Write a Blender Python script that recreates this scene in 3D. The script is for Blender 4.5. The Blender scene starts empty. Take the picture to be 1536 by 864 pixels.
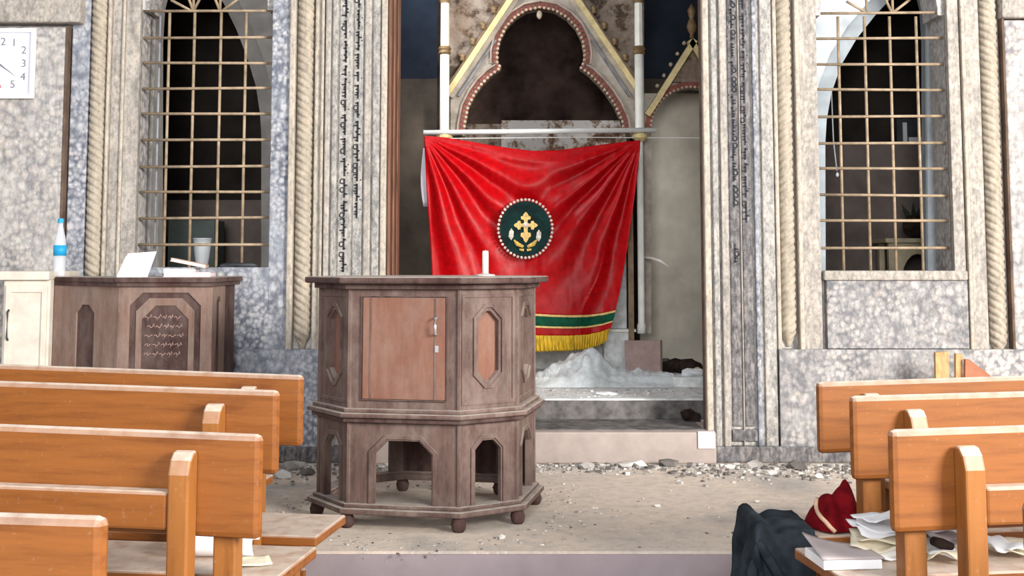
import bpy, bmesh, math, random
from mathutils import Vector, Matrix, noise
random.seed(7)
R = math.radians
sc = bpy.context.scene
COL = sc.collection

# ---------------------------------------------------------------- camera
FPX, PITCH, HOR, CAMZ = 1800.0, R(5.0), 397.0, 1.2
CY = HOR - FPX * math.tan(PITCH)
cam = bpy.data.cameras.new('camera'); cam_o = bpy.data.objects.new('camera', cam); COL.objects.link(cam_o)
cam.sensor_width = 36.0; cam.lens = FPX / 1536.0 * 36.0
cam.shift_y = (CY - 432.0) / 1536.0
cam.clip_start = 0.05
cam_o.location = (0, 0, CAMZ); cam_o.rotation_euler = (math.pi / 2 + PITCH, 0, 0)
sc.camera = cam_o

# ---------------------------------------------------------------- world, light, exposure
w = bpy.data.worlds.new('world'); sc.world = w; w.use_nodes = True
w.node_tree.nodes['Background'].inputs[0].default_value = (0.93, 0.96, 1.0, 1)
w.node_tree.nodes['Background'].inputs[1].default_value = 0.55
def area(name, loc, tgt, sx, sy, power, col):
    l = bpy.data.lights.new(name, 'AREA'); l.shape = 'RECTANGLE'; l.size = sx; l.size_y = sy; l.energy = power; l.color = col
    o = bpy.data.objects.new(name, l); COL.objects.link(o); o.location = loc
    o.rotation_euler = (Vector(tgt) - Vector(loc)).to_track_quat('-Z', 'Y').to_euler()
    return o
area('nave_window_light', (7.5, -2.5, 3.9), (-0.3, 7.2, 0.9), 3.2, 3.0, 2100, (1.0, 0.965, 0.91))
area('west_window_light', (-1.0, -5.0, 3.3), (0.2, 8.0, 1.2), 4.0, 3.6, 640, (0.97, 0.98, 1.0))
area('apse_window_light', (-0.72, 9.8, 4.1), (-0.72, 10.3, 3.0), 0.2, 0.3, 10, (0.72, 0.83, 1.0))
area('apse_side_light', (-1.15, 8.35, 3.5), (0.9, 9.5, 0.8), 0.5, 0.8, 32, (0.94, 0.97, 1.0))
sc.view_settings.view_transform = 'Standard'
sc.view_settings.look = 'None'
sc.view_settings.gamma = 1.0
sc.view_settings.use_curve_mapping = False
sc.view_settings.exposure = 0.14

# ---------------------------------------------------------------- measuring helpers
SP, CP = math.sin(PITCH), math.cos(PITCH)
def P(px, py, Y):
    u = (px - 768.0) / FPX; v = -(py - CY) / FPX
    d = Vector((u, CP - v * SP, SP + v * CP))
    return Vector((0, 0, CAMZ)) + d * (Y / d.y)
def PX(px, Y, py=260): return P(px, py, Y).x
def PZ(py, Y): return P(768, py, Y).z

# ---------------------------------------------------------------- materials
def lin(c):
    return tuple(((v / 255) / 12.92 if v / 255 <= 0.04045 else ((v / 255 + 0.055) / 1.055) ** 2.4) for v in c) + (1,)
class NT:
    def __init__(s, name, rough=0.8, spec=0.3):
        s.m = bpy.data.materials.new(name); s.m.use_nodes = True
        s.t = s.m.node_tree; s.b = s.t.nodes['Principled BSDF']
        s.b.inputs['Roughness'].default_value = rough
        s.b.inputs['Specular IOR Level'].default_value = spec
    def n(s, typ, **kw):
        nd = s.t.nodes.new(typ)
        for k, v in kw.items(): setattr(nd, k, v)
        return nd
    def l(s, a, b): s.t.links.new(a, b)
    def coords(s, scale=(1, 1, 1), loc=(0, 0, 0)):
        tc = s.n('ShaderNodeTexCoord'); mp = s.n('ShaderNodeMapping')
        mp.inputs['Scale'].default_value = scale; mp.inputs['Location'].default_value = loc
        s.l(tc.outputs['Object'], mp.inputs['Vector']); return mp.outputs['Vector']
    def noise(s, vec, scale, detail=3, rough=0.6):
        nd = s.n('ShaderNodeTexNoise'); nd.inputs['Scale'].default_value = scale
        nd.inputs['Detail'].default_value = detail; nd.inputs['Roughness'].default_value = rough
        if vec is not None: s.l(vec, nd.inputs['Vector'])
        return nd
    def ramp(s, fac, stops):
        r = s.n('ShaderNodeValToRGB'); e = r.color_ramp.elements
        while len(e) < len(stops): e.new(0.5)
        for el, (p, c) in zip(e, stops):
            el.position = p; el.color = c if len(c) == 4 else lin(c)
        s.l(fac, r.inputs[0]); return r.outputs[0]
    def mix(s, fac, a, b, mode='MIX'):
        m = s.n('ShaderNodeMix', data_type='RGBA', blend_type=mode)
        for sock, v in ((m.inputs[0], fac), (m.inputs[6], a), (m.inputs[7], b)):
            if isinstance(v, (int, float)): sock.default_value = v
            elif isinstance(v, tuple): sock.default_value = v if len(v) == 4 else lin(v)
            else: s.l(v, sock)
        return m.outputs[2]
    def bump(s, h, strength=0.3, dist=0.01):
        b = s.n('ShaderNodeBump'); b.inputs['Strength'].default_value = strength; b.inputs['Distance'].default_value = dist
        s.l(h, b.inputs['Height']); s.l(b.outputs[0], s.b.inputs['Normal'])
    def color(s, c):
        if isinstance(c, tuple): s.b.inputs['Base Color'].default_value = c if len(c) == 4 else lin(c)
        else: s.l(c, s.b.inputs['Base Color'])
    def dust(s, c, dust_light_col, lo=0.55, hi=0.95, amt=0.85, vec=None):
        # dusty layer on upward faces, with reflected ceiling light painted in
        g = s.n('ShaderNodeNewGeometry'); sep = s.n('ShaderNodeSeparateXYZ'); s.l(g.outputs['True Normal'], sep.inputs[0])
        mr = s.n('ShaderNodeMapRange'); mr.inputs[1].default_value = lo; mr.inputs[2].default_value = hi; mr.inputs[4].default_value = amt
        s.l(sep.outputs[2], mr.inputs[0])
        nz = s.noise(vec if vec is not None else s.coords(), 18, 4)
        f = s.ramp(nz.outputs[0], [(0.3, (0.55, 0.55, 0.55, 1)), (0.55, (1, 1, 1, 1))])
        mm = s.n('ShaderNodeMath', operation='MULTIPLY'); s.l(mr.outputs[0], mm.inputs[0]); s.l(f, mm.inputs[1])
        return s.mix(mm.outputs[0], c, dust_light_col)

def plain(name, c, rough=0.7, spec=0.3, var=0.12, scale=12, metallic=0.0, stretch=(1, 1, 1)):
    t = NT(name, rough, spec); v = t.coords(stretch)
    n = t.noise(v, scale, 4)
    dark = tuple(x * (1 - var * 2.2) for x in lin(c)[:3]) + (1,); lite = tuple(min(1, x * (1 + var)) for x in lin(c)[:3]) + (1,)
    t.color(t.ramp(n.outputs[0], [(0.3, dark), (0.65, lite)]))
    t.b.inputs['Metallic'].default_value = metallic
    return t.m

def marble(name, light, mid, vein, scale=20, stretch=(1, 1, 1), seed=0.0, soot_shade=0.35, streak=0.3, cell=0.85, speck=0.7):
    t = NT(name, 0.6, 0.25)
    v = t.coords(stretch, (seed, seed * 1.7, seed * 0.6))
    nz = t.noise(v, scale * 0.6, 2, 0.6)
    dv = t.n('ShaderNodeMix', data_type='VECTOR'); dv.inputs[0].default_value = 0.035
    t.l(v, dv.inputs[4]); t.l(nz.outputs['Color'], dv.inputs[5])
    vo = t.n('ShaderNodeTexVoronoi', feature='F1'); vo.inputs['Scale'].default_value = scale; vo.inputs['Randomness'].default_value = 0.9
    v2 = t.n('ShaderNodeTexVoronoi', feature='F1'); v2.inputs['Scale'].default_value = scale * 1.7
    for q in (vo, v2): t.l(dv.outputs[1], q.inputs['Vector'])
    big = t.noise(t.coords((1, 1, 0.8), (seed * 2, 0, seed)), 3.0, 4, 0.6)
    sel = t.ramp(big.outputs[0], [(0.42, (0, 0, 0, 1)), (0.58, (1, 1, 1, 1))])
    d = t.mix(sel, vo.outputs['Distance'], v2.outputs['Distance'])
    hue = t.mix(sel, vo.outputs['Color'], v2.outputs['Color'])
    c = t.ramp(d, [(0.30, light), (0.50, mid), (0.74, vein)])
    hue = t.ramp(t_sep(t, hue), [(0.0, (178, 180, 190)), (0.25, (216, 214, 216)), (0.55, (250, 247, 242)), (0.8, (242, 226, 222)), (1.0, (234, 230, 210))])
    c = t.mix(0.8, c, hue, 'MULTIPLY')
    zone = t.noise(t.coords((1, 1, 0.7), (seed, 9, seed)), 2.0, 3, 0.6)
    c = t.mix(t.ramp(zone.outputs[0], [(0.40, (1 - cell,) * 3 + (1,)), (0.66, (1 - cell * 0.35,) * 3 + (1,))]), c, mid)
    bl = t.noise(t.coords((1, 1, 0.5), (seed, 5, seed)), 9, 6, 0.8)
    c = t.mix(t.ramp(bl.outputs[0], [(0.47, (0, 0, 0, 1)), (0.72, (soot_shade * 1.8,) * 3 + (1,))]), c, vein)
    c = t.mix(t.ramp(bl.outputs[0], [(0.26, (0.55, 0.55, 0.55, 1)), (0.44, (0, 0, 0, 1))]), c, light)
    st = t.noise(t.coords((16, 16, 0.7), (seed, 0, 2)), 3.0, 4)
    c = t.mix(t.ramp(st.outputs[0], [(0.42, (0, 0, 0, 1)), (0.7, (streak, streak, streak, 1))]), c, (206, 198, 186))
    fine = t.noise(t.coords((1, 1, 0.6), (seed, 1, 0)), 52, 4, 0.8)
    c = t.mix(t.ramp(fine.outputs[0], [(0.48, (0, 0, 0, 1)), (0.70, (speck, speck, speck, 1))]), c, vein)
    c = t.mix(t.ramp(fine.outputs[0], [(0.30, (speck * 0.7,) * 3 + (1,)), (0.46, (0, 0, 0, 1))]), c, light)
    t.color(c)
    t.bump(fine.outputs[0], 0.3, 0.006)
    return t.m
def t_sep(t, col):
    s = t.n('ShaderNodeSeparateColor'); t.l(col, s.inputs[0]); return s.outputs[0]

M = {}
M['marble_a'] = marble('breccia_marble_grey', (213, 210, 206), (179, 175, 171), (111, 111, 119), 19, seed=1.3, soot_shade=0.3, speck=0.5)
M['marble_b'] = marble('breccia_marble_blue', (209, 211, 215), (160, 164, 173), (79, 85, 102), 21, seed=4.1, soot_shade=0.3, streak=0.1, speck=0.5)
M['marble_c'] = marble('breccia_marble_warm', (202, 194, 185), (171, 163, 154), (105, 101, 99), 22, (1, 1, 0.6), seed=7.7, soot_shade=0.35, streak=0.35, cell=0.5)
M['marble_d'] = marble('breccia_marble_white', (202, 199, 196), (160, 157, 156), (86, 88, 96), 19, (1, 1, 1), seed=9.2, soot_shade=0.45, streak=0.1, speck=0.5)
M['marble_dark'] = marble('speckled_dark_marble', (158, 154, 153), (113, 110, 111), (51, 51, 58), 30, (1, 1, 0.4), seed=2.2, soot_shade=0.5, streak=0.12, cell=0.7)
M['marble_strip'] = marble('streaky_marble', (202, 198, 191), (168, 164, 158), (86, 88, 92), 26, (1, 1, 0.4), seed=5.5, soot_shade=0.4, streak=0.3, cell=0.5, speck=0.8)
M['marble_cream'] = marble('cream_moulding_stone', (209, 200, 185), (187, 176, 161), (122, 115, 107), 30, (1, 1, 0.3), seed=3.4, soot_shade=0.3, streak=0.4, cell=0.4)
M['rope'] = marble('rope_stone', (196, 183, 164), (177, 165, 147), (124, 115, 103), 26, (1, 1, 0.5), seed=6.1, soot_shade=0.3, streak=0.3, cell=0.4, speck=0.5)
M['jamb_wood'] = plain('door_frame_wood', (118, 82, 64), 0.6, 0.3, 0.25, 8, stretch=(6, 6, 0.5))
M['groove'] = plain('dark_brown_groove', (104, 86, 74), 0.8, 0.2, 0.2, 10)
def floor_mat():
    t = NT('dusty_floor', 0.95, 0.1)
    v = t.coords()
    n1 = t.noise(v, 1.1, 5); n2 = t.noise(v, 14, 5, 0.75); n3 = t.noise(v, 60, 3, 0.7)
    c = t.ramp(n1.outputs[0], [(0.30, (172, 164, 158)), (0.46, (220, 203, 186)), (0.62, (206, 193, 180)), (0.75, (226, 214, 202))])
    c = t.mix(t.ramp(n2.outputs[0], [(0.45, (0, 0, 0, 1)), (0.7, (0.5, 0.5, 0.5, 1))]), c, (150, 146, 142))
    c = t.mix(t.ramp(n3.outputs[0], [(0.56, (0, 0, 0, 1)), (0.68, (0.6, 0.6, 0.6, 1))]), c, (226, 220, 210))
    t.color(c); t.bump(n2.outputs[0], 0.5, 0.01)
    return t.m
M['floor'] = floor_mat()
M['riser'] = plain('platform_riser_paint', (158, 145, 149), 0.7, 0.25, 0.05, 6)
M['step'] = plain('pinkish_step_stone', (172, 158, 151), 0.8, 0.2, 0.06, 10)
M['dais'] = plain('grey_dais_stone', (224, 227, 225), 0.85, 0.2, 0.14, 16)
M['soot_shade'] = plain('dark_grey_stone', (112, 108, 106), 0.9, 0.1, 0.25, 12)
M['nave_floor'] = plain('nave_floor_stone', (168, 158, 150), 0.8, 0.2, 0.1, 5)
M['plaster'] = plain('lit_white_plaster', (206, 214, 220), 0.85, 0.2, 0.08, 6)
M['plaster_shaded'] = plain('shaded_white_plaster', (168, 176, 182), 0.85, 0.2, 0.08, 6)
M['plaster_grey'] = plain('grey_plaster', (150, 146, 142), 0.9, 0.1, 0.12, 5)
M['dark_wall'] = plain('dark_brown_plaster', (62, 56, 52), 0.95, 0.05, 0.2, 3)  # even dark brown-grey tone for sacristy walls and ceiling
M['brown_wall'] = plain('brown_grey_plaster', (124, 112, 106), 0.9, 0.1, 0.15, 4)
M['apse_brown'] = plain('dull_brown_plaster', (98, 88, 78), 0.95, 0.05, 0.2, 3)  # even dull brown tone for the apse walls
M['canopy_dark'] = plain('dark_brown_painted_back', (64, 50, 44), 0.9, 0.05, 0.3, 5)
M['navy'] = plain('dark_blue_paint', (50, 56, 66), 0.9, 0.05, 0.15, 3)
M['niche'] = plain('pale_niche_plaster', (206, 198, 182), 0.9, 0.1, 0.1, 4)
def painted():
    t = NT('painted_panel', 0.8, 0.2); v = t.coords()
    n = t.noise(v, 9, 6, 0.7); n2 = t.noise(v, 3, 3)
    c = t.ramp(n.outputs[0], [(0.40, (74, 60, 50)), (0.47, (124, 110, 98)), (0.6, (148, 136, 124))])
    c = t.mix(t.ramp(n2.outputs[0], [(0.45, (0, 0, 0, 1)), (0.65, (0.4, 0.4, 0.4, 1))]), c, (120, 92, 72))
    t.color(c); return t.m
M['painted'] = painted()
def painted_white():
    t = NT('white_panel_with_brown_leaves', 0.8, 0.15); n = t.noise(t.coords((1, 1, 1), (3, 0, 1)), 5.5, 6, 0.75)
    t.color(t.ramp(n.outputs[0], [(0.40, (88, 62, 48)), (0.47, (150, 128, 108)), (0.53, (206, 202, 196))])); return t.m
M['painted_white'] = painted_white()
M['gable'] = plain('gable_grey_cream', (168, 158, 146), 0.75, 0.2, 0.18, 9)
M['gable_dark'] = plain('grey_blue_gable_line', (128, 126, 128), 0.75, 0.2, 0.2, 12)
M['gold_cream'] = plain('cream_gold_moulding', (214, 194, 140), 0.55, 0.4, 0.12, 14)
M['rim'] = plain('pink_red_arch_rim', (136, 80, 70), 0.7, 0.2, 0.15, 14)
M['bead'] = plain('cream_bead_trim', (188, 172, 148), 0.6, 0.3, 0.15, 20)
M['bronze'] = plain('brown_gold_collar', (128, 104, 72), 0.5, 0.4, 0.2, 14)
M['white_col'] = plain('white_painted_column', (234, 232, 222), 0.5, 0.4, 0.06, 10)
M['white_metal'] = plain('white_metal_rod', (230, 230, 226), 0.4, 0.5, 0.05, 10)
M['brass'] = plain('tarnished_brass_bar', (158, 138, 114), 0.5, 0.4, 0.18, 16)
M['steel'] = plain('grey_steel_bar', (150, 152, 158), 0.5, 0.4, 0.1, 16)
def satin():
    t = NT('red_satin', 0.42, 0.22); v = t.coords()
    n = t.noise(v, 26, 5, 0.7)
    c = t.ramp(n.outputs[0], [(0.3, (146, 0, 7)), (0.62, (184, 1, 10)), (0.8, (196, 16, 26))])
    t.color(c); t.bump(n.outputs[0], 0.12, 0.004); return t.m
M['satin'] = satin()
M['gold_trim'] = plain('pale_gold_trim', (222, 190, 120), 0.5, 0.4, 0.15, 40)
M['green_band'] = plain('dark_green_band', (10, 80, 56), 0.6, 0.12, 0.2, 20)
M['fringe'] = plain('gold_fringe', (226, 188, 50), 0.5, 0.4, 0.25, 30, stretch=(3, 1, 0.5))
M['emblem'] = plain('dark_green_satin', (6, 40, 38), 0.6, 0.1, 0.3, 18)
M['silver'] = plain('silver_beads', (206, 198, 184), 0.35, 0.6, 0.2, 60)
M['gold'] = plain('gold_embroidery', (214, 172, 84), 0.4, 0.5, 0.22, 60)
M['lining'] = plain('white_lining', (212, 204, 214), 0.7, 0.2, 0.05, 10)
def wood(name, c, dark, dust_light, seed=0, amt=0.85, axis=(1.2, 10, 14)):
    t = NT(name, 0.45, 0.35)
    v = t.coords(axis, (seed, seed, seed)); n = t.noise(v, 2.6, 6, 0.65)
    n2 = t.noise(t.coords((1, 1, 1), (seed, 0, 0)), 3.0, 3)
    cc = t.ramp(n.outputs[0], [(0.28, dark), (0.5, c), (0.75, tuple(min(255, x * 1.1) for x in c))])
    cc = t.mix(t.ramp(n2.outputs[0], [(0.4, (0, 0, 0, 1)), (0.75, (0.35, 0.35, 0.35, 1))]), cc, tuple(min(255, x * 1.12) for x in c))
    n3 = t.noise(t.coords((1, 1, 1), (seed, 3, 0)), 70, 3, 0.7)
    cc = t.mix(t.ramp(n3.outputs[0], [(0.6, (0, 0, 0, 1)), (0.8, (0.14, 0.14, 0.14, 1))]), cc, dust_light)
    t.color(t.dust(cc, dust_light, 0.15, 0.75, amt)); return t.m  # pew tops: dusty coat and ceiling reflection share one pale colour
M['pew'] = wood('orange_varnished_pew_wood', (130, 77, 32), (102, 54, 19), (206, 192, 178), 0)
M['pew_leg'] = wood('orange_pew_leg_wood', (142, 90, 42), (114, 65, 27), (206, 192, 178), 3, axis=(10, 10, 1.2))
def pulpit_wood(name, c, dark, seed=0, amt=0.8, dusty=0.45):
    t = NT(name, 0.75, 0.2)
    n = t.noise(t.coords((7, 7, 1.2), (seed, 0, seed)), 2.2, 6, 0.7)
    cc = t.ramp(n.outputs[0], [(0.3, dark), (0.6, c)])
    n2 = t.noise(t.coords((1, 1, 0.6), (0, seed, 0)), 7, 5, 0.75)
    cc = t.mix(t.ramp(n2.outputs[0], [(0.42, (0, 0, 0, 1)), (0.72, (dusty, dusty, dusty, 1))]), cc, (150, 135, 126))
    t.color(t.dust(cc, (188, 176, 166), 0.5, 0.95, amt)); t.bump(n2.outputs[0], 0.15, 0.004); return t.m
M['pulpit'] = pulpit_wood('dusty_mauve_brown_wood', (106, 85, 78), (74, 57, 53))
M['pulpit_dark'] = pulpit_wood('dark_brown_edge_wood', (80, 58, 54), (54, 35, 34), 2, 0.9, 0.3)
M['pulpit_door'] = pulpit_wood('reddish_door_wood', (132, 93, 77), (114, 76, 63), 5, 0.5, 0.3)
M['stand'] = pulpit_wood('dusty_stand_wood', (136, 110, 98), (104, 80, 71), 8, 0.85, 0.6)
M['carved'] = plain('pale_carved_letters', (172, 144, 134), 0.8, 0.2, 0.08, 20)
M['white_cab'] = plain('off_white_cabinet_paint', (216, 206, 192), 0.6, 0.3, 0.08, 10)
M['paper'] = plain('white_paper', (236, 236, 238), 0.85, 0.15, 0.05, 10)
M['paper_cream'] = plain('cream_paper', (226, 216, 192), 0.85, 0.15, 0.08, 10)
M['paper_grey'] = plain('grey_mauve_cover', (186, 174, 172), 0.8, 0.2, 0.08, 10)
M['book_tan'] = plain('tan_book_cover', (196, 164, 142), 0.75, 0.2, 0.1, 10)
M['book_pink'] = plain('pale_pink_cover', (222, 204, 208), 0.75, 0.2, 0.06, 10)
M['black_metal'] = plain('dark_grey_metal', (58, 60, 66), 0.5, 0.4, 0.2, 10)
M['wax'] = plain('white_wax', (240, 232, 218), 0.5, 0.4, 0.04, 20)
M['clock_white'] = plain('white_plastic', (238, 240, 240), 0.4, 0.4, 0.02, 5)
M['clock_face'] = plain('pale_lilac_clock_face', (232, 230, 242), 0.6, 0.3, 0.02, 5)
M['ink'] = plain('grey_ink', (122, 122, 130), 0.7, 0.2, 0.05, 5)
M['red_ink'] = plain('red_ink', (196, 120, 128), 0.7, 0.2, 0.05, 5)
M['inscription'] = plain('black_inlay', (44, 44, 50), 0.6, 0.3, 0.2, 40)
M['blue_label'] = plain('cyan_bottle_label', (30, 160, 214), 0.5, 0.4, 0.08, 12)
def pet():
    t = NT('clear_plastic', 0.15, 0.5); t.color((236, 240, 246)); t.b.inputs['Alpha'].default_value = 0.55
    t.b.inputs['Transmission Weight'].default_value = 0.25; return t.m
M['pet'] = pet()
def film():
    t = NT('cloudy_plastic_film', 0.25, 0.5); n = t.noise(t.coords(), 9, 4, 0.7)
    t.color((232, 238, 240))
    t.l(t.ramp(n.outputs[0], [(0.3, (0.30, 0.30, 0.30, 1)), (0.7, (0.85, 0.85, 0.85, 1))]), t.b.inputs['Alpha'])
    return t.m
M['film'] = film()
M['jacket'] = plain('charcoal_cloth', (46, 52, 58), 0.95, 0.05, 0.25, 14)
M['velvet'] = plain('dark_red_velvet', (112, 16, 24), 0.9, 0.05, 0.3, 14)
M['braid'] = plain('pale_braid', (214, 178, 148), 0.7, 0.2, 0.12, 40)
M['card'] = plain('brown_pinkish_tile', (158, 136, 130), 0.85, 0.1, 0.08, 20)
M['rubble'] = plain('grey_rubble', (180, 174, 168), 0.95, 0.1, 0.2, 9)
M['rubble_white'] = plain('white_plaster_chip', (216, 212, 206), 0.95, 0.1, 0.05, 9)
M['grit_pale'] = plain('pale_grit', (214, 206, 194), 0.95, 0.1, 0.05, 9)
M['rubble_dark'] = plain('charred_rubble', (120, 114, 110), 0.95, 0.1, 0.2, 9)
M['char'] = plain('charred_cloth', (52, 42, 38), 0.95, 0.05, 0.3, 9)
M['plank'] = plain('raw_plank_wood', (190, 150, 104), 0.7, 0.2, 0.15, 6, stretch=(8, 8, 1))
M['plank_red'] = plain('reddish_board', (158, 104, 78), 0.7, 0.2, 0.12, 6)
M['cream_furn'] = plain('cream_painted_wood', (190, 176, 146), 0.7, 0.2, 0.12, 8)
M['green_box'] = plain('grey_green_metal', (112, 122, 116), 0.6, 0.3, 0.1, 6)
M['leaf'] = plain('dull_dark_leaf', (52, 60, 46), 0.8, 0.2, 0.2, 9)
M['chrome'] = plain('chrome_handle', (206, 206, 210), 0.3, 0.6, 0.05, 9, metallic=0.6)

# ---------------------------------------------------------------- mesh helpers
class MB:
    def __init__(s): s.v = []; s.f = []
    def quad(s, a, b, c, d):
        i = len(s.v); s.v += [a, b, c, d]; s.f.append((i, i + 1, i + 2, i + 3)); return s
    def box(s, x0, x1, y0, y1, z0, z1):
        i = len(s.v)
        s.v += [(x, y, z) for x in (x0, x1) for y in (y0, y1) for z in (z0, z1)]
        s.f += [tuple(i + k for k in q) for q in ((0, 1, 3, 2), (4, 6, 7, 5), (0, 4, 5, 1), (2, 3, 7, 6), (0, 2, 6, 4), (1, 5, 7, 3))]
        return s
    def prism(s, pts, ext):
        """closed polygon (list of 3D points, convex) swept along ext"""
        n = len(pts); i = len(s.v); e = Vector(ext)
        s.v += [tuple(p) for p in pts] + [tuple(Vector(p) + e) for p in pts]
        s.f.append(tuple(range(i, i + n))); s.f.append(tuple(range(i + 2 * n - 1, i + n - 1, -1)))
        for k in range(n):
            k2 = (k + 1) % n; s.f.append((i + k, i + k2, i + n + k2, i + n + k))
        return s
    def tube(s, pts, r, n=8, cap=True):
        pts = [Vector(p) for p in pts]; rs = r if isinstance(r, (list, tuple)) else [r] * len(pts); i0 = len(s.v)
        for k, p in enumerate(pts):
            t = (pts[min(k + 1, len(pts) - 1)] - pts[max(k - 1, 0)]).normalized()
            a = t.cross(Vector((0, 0, 1)));
            if a.length < 1e-3: a = t.cross(Vector((0, 1, 0)))
            a.normalize(); b = t.cross(a)
            for j in range(n):
                an = 2 * math.pi * j / n; s.v.append(tuple(p + a * (math.cos(an) * rs[k]) + b * (math.sin(an) * rs[k])))
        for k in range(len(pts) - 1):
            for j in range(n):
                j2 = (j + 1) % n; s.f.append((i0 + k * n + j, i0 + k * n + j2, i0 + (k + 1) * n + j2, i0 + (k + 1) * n + j))
        if cap:
            s.f.append(tuple(i0 + j for j in range(n - 1, -1, -1))); e = i0 + (len(pts) - 1) * n; s.f.append(tuple(e + j for j in range(n)))
        return s
    def lathe(s, c, prof, n=16):
        return s.tube([(c[0], c[1], c[2] + z) for z, r in prof], [max(r, 1e-4) for z, r in prof], n)
    def grid(s, fn, nu, nv, thick=None):
        i0 = len(s.v)
        for a in range(nu + 1):
            for b in range(nv + 1): s.v.append(tuple(fn(a / nu, b / nv)))
        for a in range(nu):
            for b in range(nv):
                k = i0 + a * (nv + 1) + b; s.f.append((k, k + 1, k + nv + 2, k + nv + 1))
        return s
    def blob(s, c, sx, sy, sz, seed=0, amp=0.35, sub=1):
        bm = bmesh.new(); bmesh.ops.create_icosphere(bm, subdivisions=sub, radius=1.0)
        i0 = len(s.v)
        for v in bm.verts:
            d = 1 + amp * noise.noise(v.co * 1.3 + Vector((seed, seed * 0.7, 0)))
            s.v.append((c[0] + v.co.x * sx * d, c[1] + v.co.y * sy * d, c[2] + v.co.z * sz * d))
        for f in bm.faces: s.f.append(tuple(i0 + v.index for v in f.verts))
        bm.free(); return s
    def plate(s, outer, holes, fn, depth):
        """2D outline with holes; fn(u, v, d) -> 3D point, front at d=0, back at d=depth"""
        bm = bmesh.new(); edges = []; loops = []
        for lp in [outer] + list(holes):
            vs = [bm.verts.new((p[0], p[1], 0)) for p in lp]; loops.append([tuple(p) for p in lp])
            edges += [bm.edges.new((vs[k], vs[(k + 1) % len(vs)])) for k in range(len(vs))]
        bmesh.ops.triangle_fill(bm, use_beauty=True, use_dissolve=False, edges=edges)
        bm.verts.index_update()
        for d in (0, depth):
            i0 = len(s.v); s.v += [tuple(fn(v.co.x, v.co.y, d)) for v in bm.verts]
            s.f += [tuple(i0 + v.index for v in (f.verts if d == 0 else reversed(f.verts))) for f in bm.faces]
        for lp in loops:
            for k in range(len(lp)):
                a, b = lp[k], lp[(k + 1) % len(lp)]
                s.quad(tuple(fn(a[0], a[1], 0)), tuple(fn(b[0], b[1], 0)), tuple(fn(b[0], b[1], depth)), tuple(fn(a[0], a[1], depth)))
        bm.free(); return s
    def build(s, name, mat, parent=None, smooth=False, bevel=0.0, rel=True, solid=0.0):
        me = bpy.data.meshes.new(name); me.from_pydata(s.v, [], s.f)
        bm = bmesh.new(); bm.from_mesh(me); bmesh.ops.remove_doubles(bm, verts=bm.verts, dist=1e-5)
        if not solid: bmesh.ops.recalc_face_normals(bm, faces=bm.faces)
        bm.to_mesh(me); bm.free()
        me.materials.append(M[mat] if isinstance(mat, str) else mat)
        o = bpy.data.objects.new(name, me); COL.objects.link(o)
        if smooth:
            for p in me.polygons: p.use_smooth = True
        if bevel:
            b = o.modifiers.new('bevel', 'BEVEL'); b.width = bevel; b.segments = 2; b.limit_method = 'ANGLE'; b.angle_limit = R(40)
        if solid:
            m = o.modifiers.new('solid', 'SOLIDIFY'); m.thickness = solid; m.offset = 0
        if parent is not None:
            o.parent = parent
            if rel: o.matrix_parent_inverse = parent_inv(parent)
        return o
def parent_inv(p):
    m = p.matrix_basis.copy()
    if p.parent is not None: m = p.parent.matrix_basis @ p.matrix_parent_inverse @ m
    return m.inverted()
def box(x0, x1, y0, y1, z0, z1): return MB().box(min(x0, x1), max(x0, x1), min(y0, y1), max(y0, y1), min(z0, z1), max(z0, z1))
def tag(o, label, cat, group=None):
    o['label'] = label; o['category'] = cat
    if group: o['group'] = group
    return o
def thing(name, label, cat, loc, group=None):
    o = bpy.data.objects.new(name, None); COL.objects.link(o); o.location = loc; o.empty_display_size = 0.1
    return tag(o, label, cat, group)
def struct(o): o['kind'] = 'structure'; return o
def text_mesh(name, s, size, loc, mat, parent, rot=(math.pi / 2, 0, 0), ext=0.0008):
    cu = bpy.data.curves.new(name, 'FONT'); cu.body = s; cu.size = size; cu.extrude = ext; cu.align_x = 'CENTER'; cu.align_y = 'CENTER'
    o = bpy.data.objects.new(name, cu); COL.objects.link(o)
    me = bpy.data.meshes.new_from_object(o); bpy.data.objects.remove(o)
    me.materials.clear(); me.materials.append(M[mat])
    m = Matrix.Translation(loc) @ Matrix.Rotation(rot[2], 4, 'Z') @ Matrix.Rotation(rot[0], 4, 'X'); me.transform(m)
    o = bpy.data.objects.new(name, me); COL.objects.link(o); o.parent = parent; o.matrix_parent_inverse = parent_inv(parent)
    return o

# ================================================================ THE SETTING
YW = 7.45          # face of the marble screen wall
YB = YW + 0.34     # its back
ZT = 4.4
FLZ = -0.14        # nave floor
YE = 5.17          # platform edge
struct(box(-6, 6, -3.5, 5.2, FLZ - 0.1, FLZ).build('floor', 'nave_floor'))
plat = struct(box(-6, 6, YE, YW + 0.05, FLZ, 0.0).build('floor_platform', 'floor'))
pr = box(-6, 6, YE - 0.015, YE, FLZ, -0.012).build('riser', 'riser', plat)
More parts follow.
